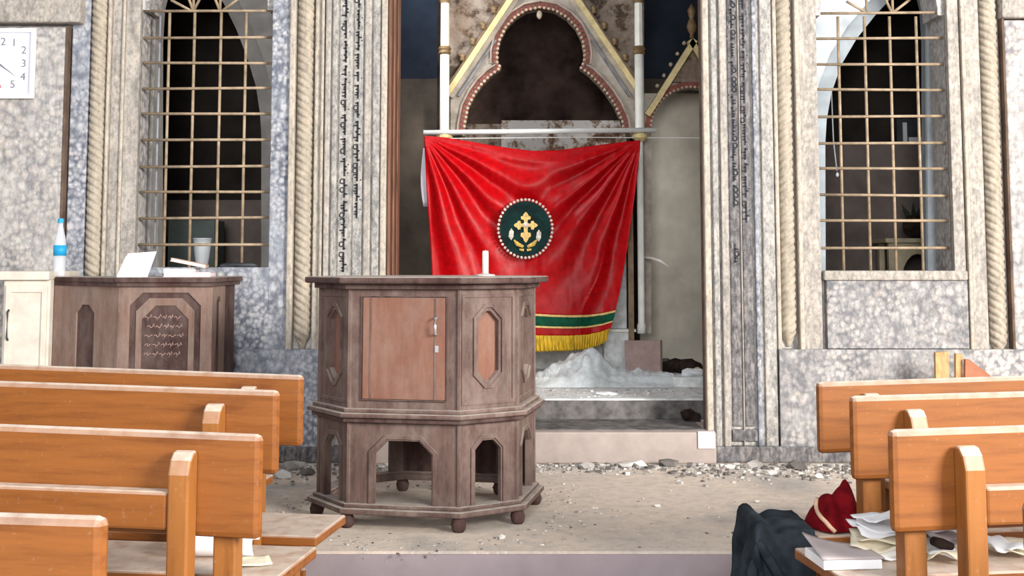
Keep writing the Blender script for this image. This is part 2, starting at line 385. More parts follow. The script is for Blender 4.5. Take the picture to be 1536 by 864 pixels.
# --- screen wall core
WL = {'l': PX(203, YW), 'r': PX(404, YW), 'sill': PZ(401, YW), 'head': PZ(12, YW)}
WR = {'l': PX(1230, YW), 'r': PX(1429, YW), 'sill': PZ(406, YW), 'head': PZ(20, YW)}
DL, DR = PX(580, YW), PX(1056, YW)
core = MB()
Y0 = YW + 0.06
for a, b in ((-4.6, WL['l']), (WL['r'], DL), (DR + 0.07, WR['l']), (WR['r'], 4.6)): core.box(a, b, Y0, YB, -0.05, ZT)
for W_ in (WL, WR): core.box(W_['l'], W_['r'], Y0, YB, -0.05, W_['sill'])
core.box(DL, DR + 0.07, Y0, YB, 3.75, ZT)
for W_ in (WL, WR):     # window heads: trefoil-shouldered arch
    l, r, h = W_['l'], W_['r'], W_['head']; c = (l + r) / 2; hw = (r - l) / 2 - 0.04
    arch = [(r - 0.04, h)] + [(c + hw * math.cos(a), h + 0.0 + 0.55 * math.sin(a)) for a in [R(x) for x in range(6, 180, 12)]] + [(l + 0.04, h)]
    core.plate([(l, h)] + [(l, ZT), (r, ZT), (r, h)] + arch, [], lambda u, v, d: (u, Y0 + d, v), YB - Y0)
wall = struct(core.build('wall_front', 'marble_a'))
def wp(name, px0, px1, proud, mat, z0=0.0, z1=ZT, back=Y0, bevel=0.008, py=260):
    return box(PX(px0, YW, py), PX(px1, YW, py), YW + 0.06 - proud, back + 0.01, z0, z1).build(name, mat, wall, bevel=bevel)
# left clock bay
zp = PZ(36, YW)
wp('panel', -260, 93, 0.07, 'marble_a', PZ(415, YW), zp - 0.02)
wp('panel', -260, 90, 0.05, 'marble_a', 0, PZ(418, YW))
wp('cornice', -260, 118, 0.12, 'marble_c', zp, zp + 0.5, bevel=0.015)
wp('groove_strip', 93.5, 97, 0.075, 'groove', 0.5, zp - 0.02, bevel=0)
wp('pilaster', 99, 127, 0.03, 'marble_b')
wp('moulding', 155, 160, 0.06, 'marble_cream'); wp('pilaster', 160, 176, 0.035, 'marble_c')
wp('moulding', 176, 181, 0.05, 'marble_cream'); wp('pilaster', 181, 203, 0.04, 'marble_c', bevel=0.004)
# between left window and doorway
wp('pilaster', 404, 432, 0.045, 'marble_b', bevel=0.006)
wp('moulding', 432, 441, 0.075, 'marble_cream')
wp('moulding', 470, 480, 0.06, 'marble_cream'); wp('moulding', 480, 485, 0.085, 'marble_cream')
wp('pilaster', 485, 580, 0.06, 'marble_strip')
wp('border', 487, 495, 0.095, 'marble_c'); wp('border', 497, 505, 0.08, 'marble_strip')
wp('inlay_strip', 507, 527, 0.07, 'marble_strip', 0.1); wp('inlay_strip', 529, 544, 0.07, 'marble_strip', 0.1)
wp('border', 546, 556, 0.085, 'marble_c'); wp('border', 558, 570, 0.075, 'marble_strip'); wp('moulding', 571, 580, 0.09, 'marble_cream')
# between doorway and right window
wp('moulding', 1056, 1066, 0.06, 'marble_cream', back=Y0 + 0.08); wp('pilaster', 1066, 1162, 0.055, 'marble_strip')
wp('border', 1068, 1077, 0.08, 'marble_strip'); wp('border', 1080, 1090, 0.09, 'marble_c')
wp('inlay_strip', 1093, 1108, 0.065, 'marble_dark', PZ(640, YW)); wp('inlay_strip', 1112, 1127, 0.065, 'marble_dark', PZ(640, YW))
wp('border', 1109, 1111, 0.075, 'marble_c'); wp('border', 1130, 1136, 0.085, 'marble_b'); wp('border', 1142, 1160, 0.075, 'marble_strip')
wp('plinth_block', 1092, 1130, 0.075, 'marble_dark', PZ(662, YW), PZ(644, YW))
wp('moulding', 1162, 1168, 0.07, 'marble_cream')
wp('moulding', 1195, 1202, 0.075, 'marble_cream'); wp('pilaster', 1202, 1230, 0.045, 'marble_c', bevel=0.004)
# right of right window
wp('pilaster', 1429, 1446, 0.045, 'marble_c', bevel=0.004); wp('moulding', 1448, 1454, 0.065, 'marble_cream')
wp('pilaster', 1455, 1478, 0.035, 'marble_c')
wp('groove_strip', 1510, 1513, 0.07, 'groove', 0.3, bevel=0)
wp('panel', 1514, 1900, 0.06, 'marble_a', PZ(540, YW), PZ(30, YW)); wp('cornice', 1508, 1900, 0.1, 'marble_c', PZ(28, YW), PZ(28, YW) + 0.5, bevel=0.015)
# dado panels and plinth
zr = PZ(523, YW)
wp('sill', 1232, 1446, 0.075, 'marble_c', WR['sill'] - 0.06, WR['sill'], bevel=0.01)
wp('panel', 1236, 1446, 0.06, 'marble_d', zr, WR['sill'] - 0.062, bevel=0.004)
wp('panel', 203, 404.5, 0.045, 'marble_b', zr - 0.01, WL['sill'], bevel=0.002)
for a, b, m_ in ((204, 404, 'marble_b'), (404, 486, 'marble_b'), (1162, 1448, 'marble_d'), (1448, 1900, 'marble_a')):
    wp('dado_panel', a, b, 0.092, m_, PZ(672, YW), zr - 0.003, bevel=0.002)
for a, b in ((-260, 580), (1062, 1900)): wp('plinth', a, b, 0.1, 'marble_dark', 0, PZ(668, YW), bevel=0.012)
# carved rope mouldings
def rope(px, wpx, zb, zt, hand=1):
    x = PX(px, YW); r = wpx * 0.5 * YW / FPX; m = MB(); nz = int((zt - zb) / 0.0065); na = 20; pitch = 0.096
    def fn(u, v):
        z = zb + (zt - zb) * u; a = math.pi * (1.05 - 1.1 * v) + math.pi
        k = abs(math.sin(2.0 * (a * 1.0 - hand * 2 * math.pi * z / (pitch * 2))))
        rr = r * (0.80 + 0.20 * k ** 0.7)
        taper = min(1, (z - zb) / 0.12 + 0.25)
        return (x + math.cos(a) * rr * taper, Y0 - 0.01 + math.sin(a) * rr * 1.05 * taper, z)
    return m.grid(fn, nz, na).build('rope_moulding', 'rope', wall, smooth=True)
rope(141, 27, PZ(430, YW), ZT, -1); rope(455, 27, PZ(524, YW), ZT, -1); rope(1181, 25, PZ(520, YW), ZT, 1); rope(1493, 27, PZ(535, YW), ZT, -1)
# inlaid vertical inscriptions: strokes, teeth, loops
def inscription(px, proud, ya, yb, side, seed, fade=None):
    rnd = random.Random(seed); m = MB(); x = PX(px, YW); y0 = YW + 0.06 - proud - 0.003; u = YW / FPX
    z = PZ(ya, YW); zend = PZ(yb, YW)
    def b(x0, x1, z0, z1): m.box(min(x0, x1), max(x0, x1), y0, y0 + 0.006, min(z0, z1), max(z0, z1))
    while z > zend:
        wl = rnd.uniform(14, 34) * u
        if fade and z < PZ(fade, YW) and rnd.random() < 0.55: z -= wl; continue
        b(x - 1.4 * u, x + 1.4 * u, z, z - wl)
        zz = z - 1 * u
        while zz > z - wl + 3 * u:
            k = rnd.random(); L = rnd.uniform(2.5, 6.5) * u * side
            if k < 0.62: b(x, x + L, zz, zz - 2.2 * u); zz -= rnd.uniform(3.2, 5.5) * u
            elif k < 0.8: b(x, x - L * 0.8, zz, zz - 2.4 * u); zz -= 5 * u
            elif k < 0.92:
                cx = x + side * 3.2 * u; cz = zz - 3 * u; pts = [(cx + math.cos(a) * 3.2 * u, y0 + 0.001, cz + math.sin(a) * 3.6 * u) for a in [i * math.pi / 5 for i in range(11)]]
                m.tube(pts, 0.9 * u, 5); zz -= 8 * u
            else: b(x - side * 4.6 * u, x - side * 6.2 * u, zz, zz - 1.8 * u); zz -= 3 * u
        z -= wl + rnd.uniform(1.5, 5) * u
    return m.build('inscription', 'inscription', wall)
inscription(517, 0.07, -30, 400, -1, 11, 318); inscription(536, 0.07, -30, 306, -1, 12)
inscription(1100, 0.065, -30, 380, 1, 13, 300); inscription(1118, 0.065, -30, 330, -1, 14)
# door frame (left jamb carries the dark wooden frame)
jf = struct(MB().box(DL, DL + 0.022, YW + 0.02, YB, 0.19, 3.75).box(DL + 0.022, DL + 0.038, YW + 0.10, YB, 0.19, 3.75).box(DL + 0.038, DL + 0.05, YW + 0.2, YB, 0.19, 3.75).build('trim_1', 'jamb_wood', bevel=0.006))
struct(MB().box(DR - 0.006, DR, YW + 0.05, YW + 0.12, 0.19, 3.75).build('trim_2', 'groove'))
# steps and apse
zs1, zs2, zs3 = 0.19, 0.325, 0.39
DR2 = PX(1072, YW, 660)
s1 = struct(box(DL - 0.1, DR2, YW - 0.07, 8.0, 0, zs1).build('floor_step', 'step', bevel=0.012))
box(DL + 0.02, DR - 0.02, YW + 0.02, 7.99, zs1, zs1 + 0.004).build('dark_layer', 'soot_shade', s1)  # thin dark grey sheet over the step top
struct(box(-1.4, 1.7, 7.98, 8.78, 0, zs2).build('floor_dais', 'dais'))
box(-1.4, 1.7, 7.972, 7.98, zs1, zs2 - 0.012).build('riser', 'soot_shade', bpy.data.objects['floor_dais'])  # riser in shadow: the shade is painted in with a dark stone
struct(box(-1.4, 1.7, 8.76, 10.4, 0, zs3).build('floor_altar_step', 'dais', bevel=0.008))
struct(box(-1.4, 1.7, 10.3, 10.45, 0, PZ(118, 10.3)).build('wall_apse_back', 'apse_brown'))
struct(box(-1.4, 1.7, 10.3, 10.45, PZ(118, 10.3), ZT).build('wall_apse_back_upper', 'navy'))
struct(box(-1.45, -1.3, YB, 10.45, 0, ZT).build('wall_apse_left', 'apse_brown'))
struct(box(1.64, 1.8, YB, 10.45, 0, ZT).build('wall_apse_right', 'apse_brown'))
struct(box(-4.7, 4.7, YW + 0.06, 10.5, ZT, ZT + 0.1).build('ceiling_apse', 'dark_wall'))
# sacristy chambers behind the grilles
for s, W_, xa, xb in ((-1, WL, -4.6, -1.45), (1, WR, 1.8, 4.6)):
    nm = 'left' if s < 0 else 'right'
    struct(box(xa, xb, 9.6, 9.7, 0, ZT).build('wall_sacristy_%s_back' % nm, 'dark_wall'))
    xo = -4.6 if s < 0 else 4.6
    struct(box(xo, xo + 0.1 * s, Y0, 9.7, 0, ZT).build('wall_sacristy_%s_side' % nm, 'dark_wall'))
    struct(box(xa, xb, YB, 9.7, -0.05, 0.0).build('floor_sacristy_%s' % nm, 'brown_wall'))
    # inner pointed arch of white plaster; right arch's lit and shaded bands are painted
    YA = YB + 0.22
    base = [(1391, 430), (1391, 60), (1388, 10), (1380, -22), (1368, -38), (1345, -12), (1312, 24), (1285, 58), (1262, 97), (1247, 140), (1240, 180), (1238, 215), (1238, 430)]
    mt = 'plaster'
    if s < 0:
        mt = 'plaster_grey'; base = [(237, 430), (237, 60), (240, 10), (248, -22), (262, -38), (310, -26), (335, 4), (355, 45), (372, 90), (384, 130), (390, 170), (392, 205), (392, 430)]
    zb = W_['sill'] - 0.25; x0, x1 = W_['l'] - 0.35, W_['r'] + 0.5
    if s < 0: x0, x1 = W_['l'] - 0.5, W_['r'] + 0.06
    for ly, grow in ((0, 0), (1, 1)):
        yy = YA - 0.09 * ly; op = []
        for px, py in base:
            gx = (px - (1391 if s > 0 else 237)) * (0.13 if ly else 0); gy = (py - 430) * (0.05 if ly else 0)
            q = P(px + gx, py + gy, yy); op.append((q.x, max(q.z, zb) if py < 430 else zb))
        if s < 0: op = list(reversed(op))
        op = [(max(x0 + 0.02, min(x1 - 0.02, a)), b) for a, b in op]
        struct(MB().plate([(x0, zb), (x0, ZT), (x1, ZT), (x1, zb)] + op, [], lambda u, v, d: (u, yy + d, v), 0.04 if ly else 0.12).build('wall_inner_arch_%s%s' % (nm, '_outer' if ly else ''), mt if (ly or s < 0) else 'plaster_shaded'))
    struct(box(W_['l'] - 0.3, W_['r'] + 0.3, YB, YA + 0.12, W_['sill'] - 0.25, W_['sill'] - 0.02).build('trim_%d' % (3 if s < 0 else 4), 'plaster_grey'))
struct(box(PX(1180, 9.1), PX(1420, 9.1), 9.1, 9.18, 0, PZ(214, 9.1)).build('wall_sacristy_partition', 'brown_wall'))
struct(box(PX(190, 9.3), PX(440, 9.3), 9.3, 9.38, 0, PZ(300, 9.3)).build('wall_sacristy_left_partition', 'brown_wall'))

# ================================================================ WINDOW GRILLES
def grille(W_, vx, hy, label, reveal_edge=None, topbars=()):
    Yg = YW + 0.10
    g = thing('window_grille', label, 'grille', ((W_['l'] + W_['r']) / 2, Yg, W_['sill']))
    for a in vx: MB().tube([(PX(a, Yg, 210), Yg, W_['sill']), (PX(a, Yg, 210), Yg, W_['head'] + 0.0)], 0.0095, 8).build('bar', 'brass', g, smooth=True)
    for b in hy:
        dz = random.uniform(-0.004, 0.004)
        MB().tube([(W_['l'] + 0.005, Yg - 0.012, PZ(b, Yg) + dz), (W_['r'] - 0.005, Yg - 0.012, PZ(b, Yg) - dz)], 0.009, 8).build('bar', 'brass', g, smooth=True)
    for (a, b) in topbars: MB().tube([(PX(a[0], Yg, 20), Yg, PZ(a[1], Yg)), (PX(b[0], Yg, 20), Yg, PZ(b[1], Yg))], 0.009, 8).build('bar', 'brass', g, smooth=True)
    if reveal_edge: MB().tube([(PX(reveal_edge, Yg + 0.06, 210), Yg + 0.06, W_['sill']), (PX(reveal_edge, Yg + 0.06, 210), Yg + 0.06, W_['head'])], 0.008, 8).build('bar', 'steel', g, smooth=True)  # added thin bar standing in for the reveal's back edge
    return g
hyl = [17, 57, 95, 133, 171, 210, 250, 288, 327, 367]
grille(WL, [250, 288, 328, 366], hyl, 'brass lattice grille in the window above the paper-strewn wooden stand', 236, [((290, 17), (268, -40)), ((290, 17), (318, -40)), ((330, 17), (306, -40)), ((332, 17), (366, -8)), ((288, 17), (256, 0)), ((290, 17), (290, -60)), ((330, 17), (330, -60))])
grille(WR, [1261, 1301, 1339, 1379], [20, 58, 97, 135, 175, 215, 253, 293, 331, 372], 'brass lattice grille in the window with the pale blue arch behind it', None, [((1338, 20), (1362, 2)), ((1338, 20), (1316, -30)), ((1301, 20), (1270, 2)), ((1300, 20), (1300, -55)), ((1339, 20), (1339, -55)), ((1362, 2), (1385, -20))])

# ================================================================ APSE: ALTAR CANOPY
YC = 9.3
def cz(x, y, Y=YC): p = P(x, y, Y); return (p.x, p.z)
can = thing('altar_canopy', 'pale altar canopy with gold gables, pink arch rims and white columns in the apse', 'canopy', (PX(815, YC), YC, zs3))
tre = [(697, 204), (698, 188), (703, 162), (713, 142), (724, 127), (736, 115), (752, 103), (747, 94), (747, 78), (751, 60), (760, 42), (774, 27), (790, 17), (810, 13), (832, 17), (850, 28), (864, 43), (873, 62), (876, 80), (875, 94), (870, 103), (884, 113), (898, 127), (911, 143), (922, 160), (932, 182), (935, 204)]
tre_w = [cz(*p) for p in tre]
fr_out = [cz(662, 204), cz(662, -150), cz(966, -150), cz(966, 204)]
MB().plate(fr_out + [p for p in reversed(tre_w)], [], lambda u, v, d: (u, YC + d, v), 0.1).build('front_panel', 'painted', can)
def offset(pts, d):
    out = []
    for i, p in enumerate(pts):
        a = Vector(pts[max(i - 1, 0)]); b = Vector(pts[min(i + 1, len(pts) - 1)]); t = (b - a).normalized(); out.append((p[0] - t.y * d, p[1] + t.x * d))
    return out
def band(name, pts, o0, o1, y0, depth, mat):
    a = offset(pts, o0); b = offset(pts, o1)
    m = MB()
    for i in range(len(a) - 1): m.prism([(a[i][0], y0, a[i][1]), (a[i + 1][0], y0, a[i + 1][1]), (b[i + 1][0], y0, b[i + 1][1]), (b[i][0], y0, b[i][1])], (0, depth, 0))
    return m.build(name, mat, can)
band('arch_rim', tre_w, 0.0, 0.05, YC - 0.03, 0.05, 'rim')
band('arch_moulding', tre_w, 0.05, 0.062, YC - 0.045, 0.05, 'gable')
def beads(pts, step, mat, name, y, sz, off):
    o = offset(pts, off); m = MB(); acc = 0; cnt = 0
    for i in range(len(o) - 1):
        a = Vector(o[i]); b = Vector(o[i + 1]); L = (b - a).length
        while acc < L:
            p = a + (b - a) * (acc / L); m.blob((p.x, y, p.y), sz, sz * 0.8, sz, cnt, 0.1); acc += step; cnt += 1
        acc -= L
    ob = m.build(name, mat, can); ob['kind'] = 'stuff'; return ob
beads(tre_w, 0.036, 'bead', 'bead_trim', YC - 0.03, 0.014, 0.006)
beads(tre_w, 0.036, 'soot_shade', 'rim_stud', YC - 0.032, 0.009, 0.03)
# tympanum faces between gable rake and arch
MB().plate([cz(676, 204), cz(676, 130), cz(815.5, -80), cz(955, 130), cz(955, 204)] + [p for p in reversed(tre_w)], [], lambda u, v, d: (u, YC - 0.02 + d, v), 0.02).build('gable_face', 'gable', can)
def rake(name, a, b, w0, w1, y0, mat):
    A = Vector(cz(*a)); B = Vector(cz(*b)); t = (B - A).normalized(); n = Vector((-t.y, t.x))
    q = [A + n * w0, B + n * w0, B + n * w1, A + n * w1]
    return MB().prism([(p.x, y0, p.y) for p in q], (0, YC + 0.02 - y0, 0)).build(name, mat, can)
for mir in (0, 1):
    f = (lambda x: x) if not mir else (lambda x: 1631 - x)
    s = 1 if not mir else -1
    rake('gable_rake', (f(668), 141), (f(817), -82), 0.0, -0.042 * s, YC - 0.08, 'gold_cream')
    rake('gable_cove', (f(668), 141), (f(817), -82), -0.042 * s, -0.075 * s, YC - 0.05, 'gable')
    rake('gable_cove', (f(672), 135), (f(728), 51), -0.088 * s, -0.108 * s, YC - 0.04, 'gable_dark')
    rake('gable_edge', (f(668), 141), (f(817), -82), 0.0, 0.018 * s, YC - 0.06, 'bronze')
    for k in range(7):
        x = 700 + k * 15.5; y = 93 - k * 23.5
        p = cz(f(x - 6), y - 5)
        MB().lathe((p[0], YC - 0.06, p[1] - 0.03), [(0, 0.012), (0.012, 0.024), (0.03, 0.018), (0.042, 0.027), (0.058, 0.014), (0.064, 0.002)], 8).build('crocket', 'bronze', can, smooth=True)
p = cz(809, 18); MB().blob((p[0], YC - 0.03, p[1] - 0.03), 0.022, 0.02, 0.035, 3, 0.2, 2).build('arch_boss', 'bead', can, smooth=True)
# columns
def column(px, y_bottom, Y=9.165):
    x = PX(px, Y, 120); zb = PZ(y_bottom, Y); z1 = PZ(203, Y); z2 = PZ(82, Y); z3 = PZ(5, Y); zt = PZ(-120, Y)
    MB().lathe((x, Y, 0), [(zb, 0.034), (zb + 0.06, 0.034), (zb + 0.08, 0.026), (z1 - 0.05, 0.026)], 14).build('column_lower_shaft', 'white_col', can, smooth=True)
    MB().lathe((x, Y, 0), [(z1 - 0.05, 0.03), (z1 - 0.02, 0.062), (z1, 0.064), (z1 + 0.02, 0.04)], 12).build('column_capital', 'gold_cream', can)
    MB().lathe((x, Y, 0), [(z1 + 0.02, 0.046), (z1 + 0.05, 0.036), (z2, 0.036)], 14).build('column_shaft', 'white_col', can, smooth=True)
    MB().lathe((x, Y, 0), [(z2, 0.04), (z2 + 0.012, 0.05), (z2 + 0.03, 0.042), (z2 + 0.045, 0.052), (z2 + 0.065, 0.04)], 12).build('column_collar', 'bronze', can)
    MB().lathe((x, Y, 0), [(z2 + 0.065, 0.034), (z3, 0.032)], 8).build('column_upper_shaft', 'white_col', can)
    MB().lathe((x, Y, 0), [(z3, 0.036), (z3 + 0.04, 0.05), (zt, 0.036)], 10).build('column_finial', 'bronze', can)
column(667, 545); column(959, 500)
box(PX(942, 9.26, 400), PX(950, 9.26, 400), 9.24, 9.28, zs3 + 0.15, PZ(214, 9.26)).build('door_post', 'bronze', can)
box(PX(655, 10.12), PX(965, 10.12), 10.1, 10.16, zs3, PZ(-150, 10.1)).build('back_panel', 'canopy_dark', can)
# right side bay
ac, ar = 1037, 60
arc = [(ac - ar, 500), (ac - ar, 195)] + [(ac + ar * math.cos(t), 192 - 60 * math.sin(t)) for t in [math.pi - i / 14 * math.pi for i in range(15)]] + [(ac + ar, 195), (ac + ar, 500)]
arc_w = [cz(*p) for p in arc]
gout = [cz(966, 500), cz(966, 172), cz(ac, 60), cz(1108, 172), cz(1108, 500)]
MB().plate(gout + list(reversed(arc_w)), [], lambda u, v, d: (u, YC + d, v), 0.1).build('side_gable', 'gable', can)
inner = arc_w[1:-1]
band('arch_rim', inner, 0.0, 0.05, YC - 0.03, 0.05, 'rim'); beads(inner, 0.034, 'bead', 'bead_trim', YC - 0.03, 0.013, 0.006)
rake('gable_rake', (966, 172), (ac, 60), 0.0, -0.045, YC - 0.08, 'gold_cream'); rake('gable_rake', (1108, 172), (ac, 60), 0.0, 0.045, YC - 0.08, 'gold_cream')
MB().prism([(x, YC - 0.035, z) for x, z in (cz(1004, 124), cz(1070, 124), cz(1037, 80))], (0, 0.03, 0)).build('gable_panel', 'painted', can)
for k in range(6):
    p = cz(975 + k * 10, 146 - k * 16); MB().blob((p[0], YC - 0.04, p[1]), 0.016, 0.016, 0.018, k, 0.3).build('crocket', 'bead', can)
p = cz(ac, 58); MB().lathe((p[0], YC - 0.03, p[1]), [(0, 0.02), (0.03, 0.014), (0.05, 0.03), (0.09, 0.042), (0.13, 0.03), (0.15, 0.018), (0.18, 0.026), (0.22, 0.034), (0.25, 0.016), (0.27, 0.004)], 10).build('finial', 'bronze', can, smooth=True)
struct(box(PX(958, 9.75), 1.64, 9.75, 9.85, zs3, PZ(140, 9.75)).build('wall_niche', 'niche'))
# altar with retable behind the curtain
alt = thing('altar', 'pale stone altar table with painted retable half hidden behind the red curtain', 'altar', (PX(800, 9.7), 9.7, zs3))
box(PX(665, 9.5), PX(938, 9.5), 9.46, 9.95, zs3, zs3 + 0.95).build('altar_block', 'dais', alt, bevel=0.01)
box(PX(655, 9.45), PX(944, 9.45), 9.42, 10.0, zs3 + 0.95, zs3 + 1.03).build('altar_top', 'white_col', alt, bevel=0.01)
box(PX(690, 10.0), PX(945, 10.0), 10.0, 10.08, zs3 + 0.95, PZ(186, 10.0)).build('retable', 'painted', alt)
box(PX(752, 9.98), PX(940, 9.98), 9.96, 9.995, zs3 + 1.03, PZ(181, 9.98)).build('retable_panel', 'painted_white', alt)
lg = tag(box(PX(903, 9.35), PX(948, 9.35), 9.28, 9.41, zs3, PZ(497, 9.35)).build('altar_kerb', 'dais', bevel=0.01), 'low grey stone kerb at the foot of the white column', 'kerb')
box(PX(902, 9.35), PX(950, 9.35), 9.26, 9.415, PZ(497, 9.35), PZ(493, 9.35)).build('kerb_top', 'white_col', lg)
# curtain rail
rod = tag(MB().tube([(PX(635, 9.12), 9.12, PZ(199, 9.12)), (PX(985, 9.12), 9.12, PZ(195, 9.12))], 0.02, 10).build('curtain_rail', 'white_metal', smooth=True), 'white horizontal curtain rail across the altar arch', 'curtain rail')
tag(MB().tube([(PX(640, 9.14), 9.14, PZ(208, 9.14)), (PX(860, 9.14), 9.14, PZ(206, 9.14)), (PX(1056, 9.14), 9.14, PZ(207, 9.14))], 0.004, 6).build('wire', 'white_metal'), 'thin pale wire stretched below the curtain rail to the doorway', 'wire')
tag(MB().tube([(PX(966, 9.2, 390), 9.2, PZ(386, 9.2)), (PX(978, 9.15, 390), 9.15, PZ(387, 9.15)), (PX(990, 9.1, 390), 9.1, PZ(391, 9.1)), (PX(1003, 9.08, 390), 9.08, PZ(400, 9.08))], [0.008, 0.01, 0.012, 0.007], 8).build('bent_bracket', 'white_col', smooth=True), 'bent pale bracket sticking out of the white column', 'bracket')

# ================================================================ RED CURTAIN
cur = thing('altar_curtain', 'red satin altar curtain with green band, gold fringe and round cross emblem', 'curtain', (PX(795, 9.1), 9.1, zs3))
def lerp_poly(pts, t):
    t = max(0, min(1, t)) * (len(pts) - 1); i = min(int(t), len(pts) - 2); f = t - i
    return (pts[i][0] * (1 - f) + pts[i + 1][0] * f, pts[i][1] * (1 - f) + pts[i + 1][1] * f)
T_ = [(636, 203), (668, 206), (700, 211), (733, 217), (765, 222), (800, 226), (835, 225), (868, 221), (900, 217), (932, 213), (961, 210)]
B_ = [(655, 532), (700, 533), (750, 531), (800, 528), (830, 527), (860, 526), (880, 524), (898, 519), (910, 512)]
L_ = [(636, 203), (638, 245), (640, 287), (643, 330), (646, 375), (648, 420), (651, 475), (655, 532)]
R_ = [(961, 210), (957, 254), (951, 298), (945, 342), (938, 388), (931, 430), (921, 474), (910, 512)]
cl, cr = Vector((636, 203)), Vector((961, 210))
def curt_px(u, v):
    t = lerp_poly(T_, u); b = lerp_poly(B_, u); l = lerp_poly(L_, v); r = lerp_poly(R_, v)
    c00, c10, c01, c11 = T_[0], T_[-1], B_[0], B_[-1]
    return tuple((1 - v) * t[k] + v * b[k] + (1 - u) * l[k] + u * r[k] - ((1 - u) * (1 - v) * c00[k] + u * (1 - v) * c10[k] + (1 - u) * v * c01[k] + u * v * c11[k]) for k in (0, 1))
def ridge(x): return (abs(((x % 1.0) * 2) - 1) ** 1.4) * 2 - 1
FL = [(86, 4, 0.020), (77, 5, -0.034), (69, 3.5, 0.022), (62, 4.5, -0.030), (53, 4, 0.022), (45, 4.5, -0.032), (36, 4, 0.024), (28, 4.5, -0.024), (19, 4, 0.016)]
FR = [(85, 4, -0.024), (77, 4, 0.02), (70, 4, -0.026), (62, 4, 0.02), (54, 4.5, -0.028), (46, 3.5, 0.022), (39, 4, -0.030), (30, 4, 0.020), (22, 4, -0.018)]
def fold(px, py, v):
    p = Vector((px, py)); d = 0
    for c, sg, rays, reach in ((cl, 1, FL, 215), (cr, -1, FR, 225)):
        dx, dy = (px - c.x) * sg, py - c.y; r = math.hypot(dx, dy); th = math.degrees(math.atan2(dy, max(dx, 1e-3)))
        th += 3.0 * noise.noise(Vector((r / 90, sg * 3.0, 0.5)))
        g = min(r / 90, 1) * math.exp(-(r / (reach * 1.15)) ** 4) if th < 72 else min(r / 90, 1) * math.exp(-(r / 420) ** 4)
        for a, w_, am in rays: d += am * g * math.exp(-((th - a) / w_) ** 2)
    d += 0.016 * max(0, v - 0.35) * math.sin(px / 17.0 + 2 * noise.noise(Vector((px / 60, 0, 0)))) * (0.6 + 0.4 * math.sin(px / 47))
    d += 0.006 * noise.noise(Vector((px / 45, py / 90, 3))) + 0.003 * noise.noise(Vector((px / 10, py / 22, 8)))
    return d
def curt_pt(u, v, off=0.0):
    x, y = curt_px(u, v)
    q = P(x, y, 9.06); top = min(1, v / 0.06)
    return Vector((q.x, 9.085 - 0.03 * top + 1.25 * fold(x, y, v) - off, q.z))
NU, NV = 150, 140
def vb(v0, v1, name, mat, off=0.0, nv=6):
    return MB().grid(lambda a, b: curt_pt(a, v0 + (v1 - v0) * b, off), NU, nv).build(name, mat, cur, smooth=True, solid=0.004)
vb(0.0, 0.828, 'cloth', 'satin', 0, NV); vb(0.828, 0.838, 'gold_trim', 'gold_trim', 0.004); vb(0.838, 0.882, 'green_band', 'green_band', 0.002)
vb(0.882, 0.891, 'gold_trim', 'gold_trim', 0.004); vb(0.891, 0.925, 'hem_band', 'satin', 0.0)
def fr(a, b):
    v = 0.925 + 0.075 * b + (0.006 * math.sin(a * 260) if b > 0.9 else 0); q = curt_pt(min(a, 0.985), v, 0.006); q.y += 0.010 * math.sin(a * 260) * (0.4 + b) ; return q
MB().grid(fr, 300, 8).build('fringe', 'fringe', cur, smooth=True, solid=0.004)
# emblem
ec = P(788, 343, 8.98); ex, ez, ey = ec.x, ec.z, 8.975
def ell(rx, rz, k, n, y=0): return (ex + rx * math.cos(2 * math.pi * k / n), ey + y, ez + rz * math.sin(2 * math.pi * k / n))
ERX, ERZ = 0.19, 0.205
MB().prism([ell(ERX, ERZ, k, 40) for k in range(40)], (0, 0.012, 0)).build('emblem_disc', 'emblem', cur)
for k in range(44):
    p = ell(ERX + 0.012, ERZ + 0.012, k, 44, -0.004); a = 2 * math.pi * k / 44
    MB().blob(p, 0.0125, 0.012, 0.0125, k, 0.1).build('bead', 'silver', cur)
def gq(pts, name='gold_cross', mat='gold', y=-0.01):
    return [(ex + x * 0.024, ey + y, ez + z * 0.024) for x, z in pts]
cross = MB()
arm = [(-0.42, 0), (-0.42, 1.25), (-1.05, 1.35), (-1.15, 1.95), (-0.62, 2.2), (-0.42, 2.7), (0, 3.05), (0.42, 2.7), (0.62, 2.2), (1.15, 1.95), (1.05, 1.35), (0.42, 1.25), (0.42, 0)]
def put_arm(ang, sc_, cx, cz_, stretch=1.0):
    c, s = math.cos(ang), math.sin(ang)
    pts = [((x * c - z * stretch * s) * sc_ + cx, (x * s + z * stretch * c) * sc_ + cz_) for x, z in arm]
    cross.plate([(p[0], p[1]) for p in pts], [], lambda u, v, d: (ex + u * 0.031, ey - 0.012 + d, ez + v * 0.031 - 0.012), 0.014)
put_arm(0, 1.05, 0.1, 1.2); put_arm(math.pi / 2, 0.95, 0.1, 1.2); put_arm(-math.pi / 2, 0.95, 0.1, 1.2); put_arm(math.pi, 1.1, 0.1, 1.2, 1.25)
cross.plate([(0.1 + 0.75 * math.cos(k * math.pi / 4), 1.2 + 0.75 * math.sin(k * math.pi / 4)) for k in range(8)], [], lambda u, v, d: (ex + u * 0.031, ey - 0.016 + d, ez + v * 0.031 - 0.012), 0.01)
cross.build('gold_cross', 'gold', cur)
lf = MB()
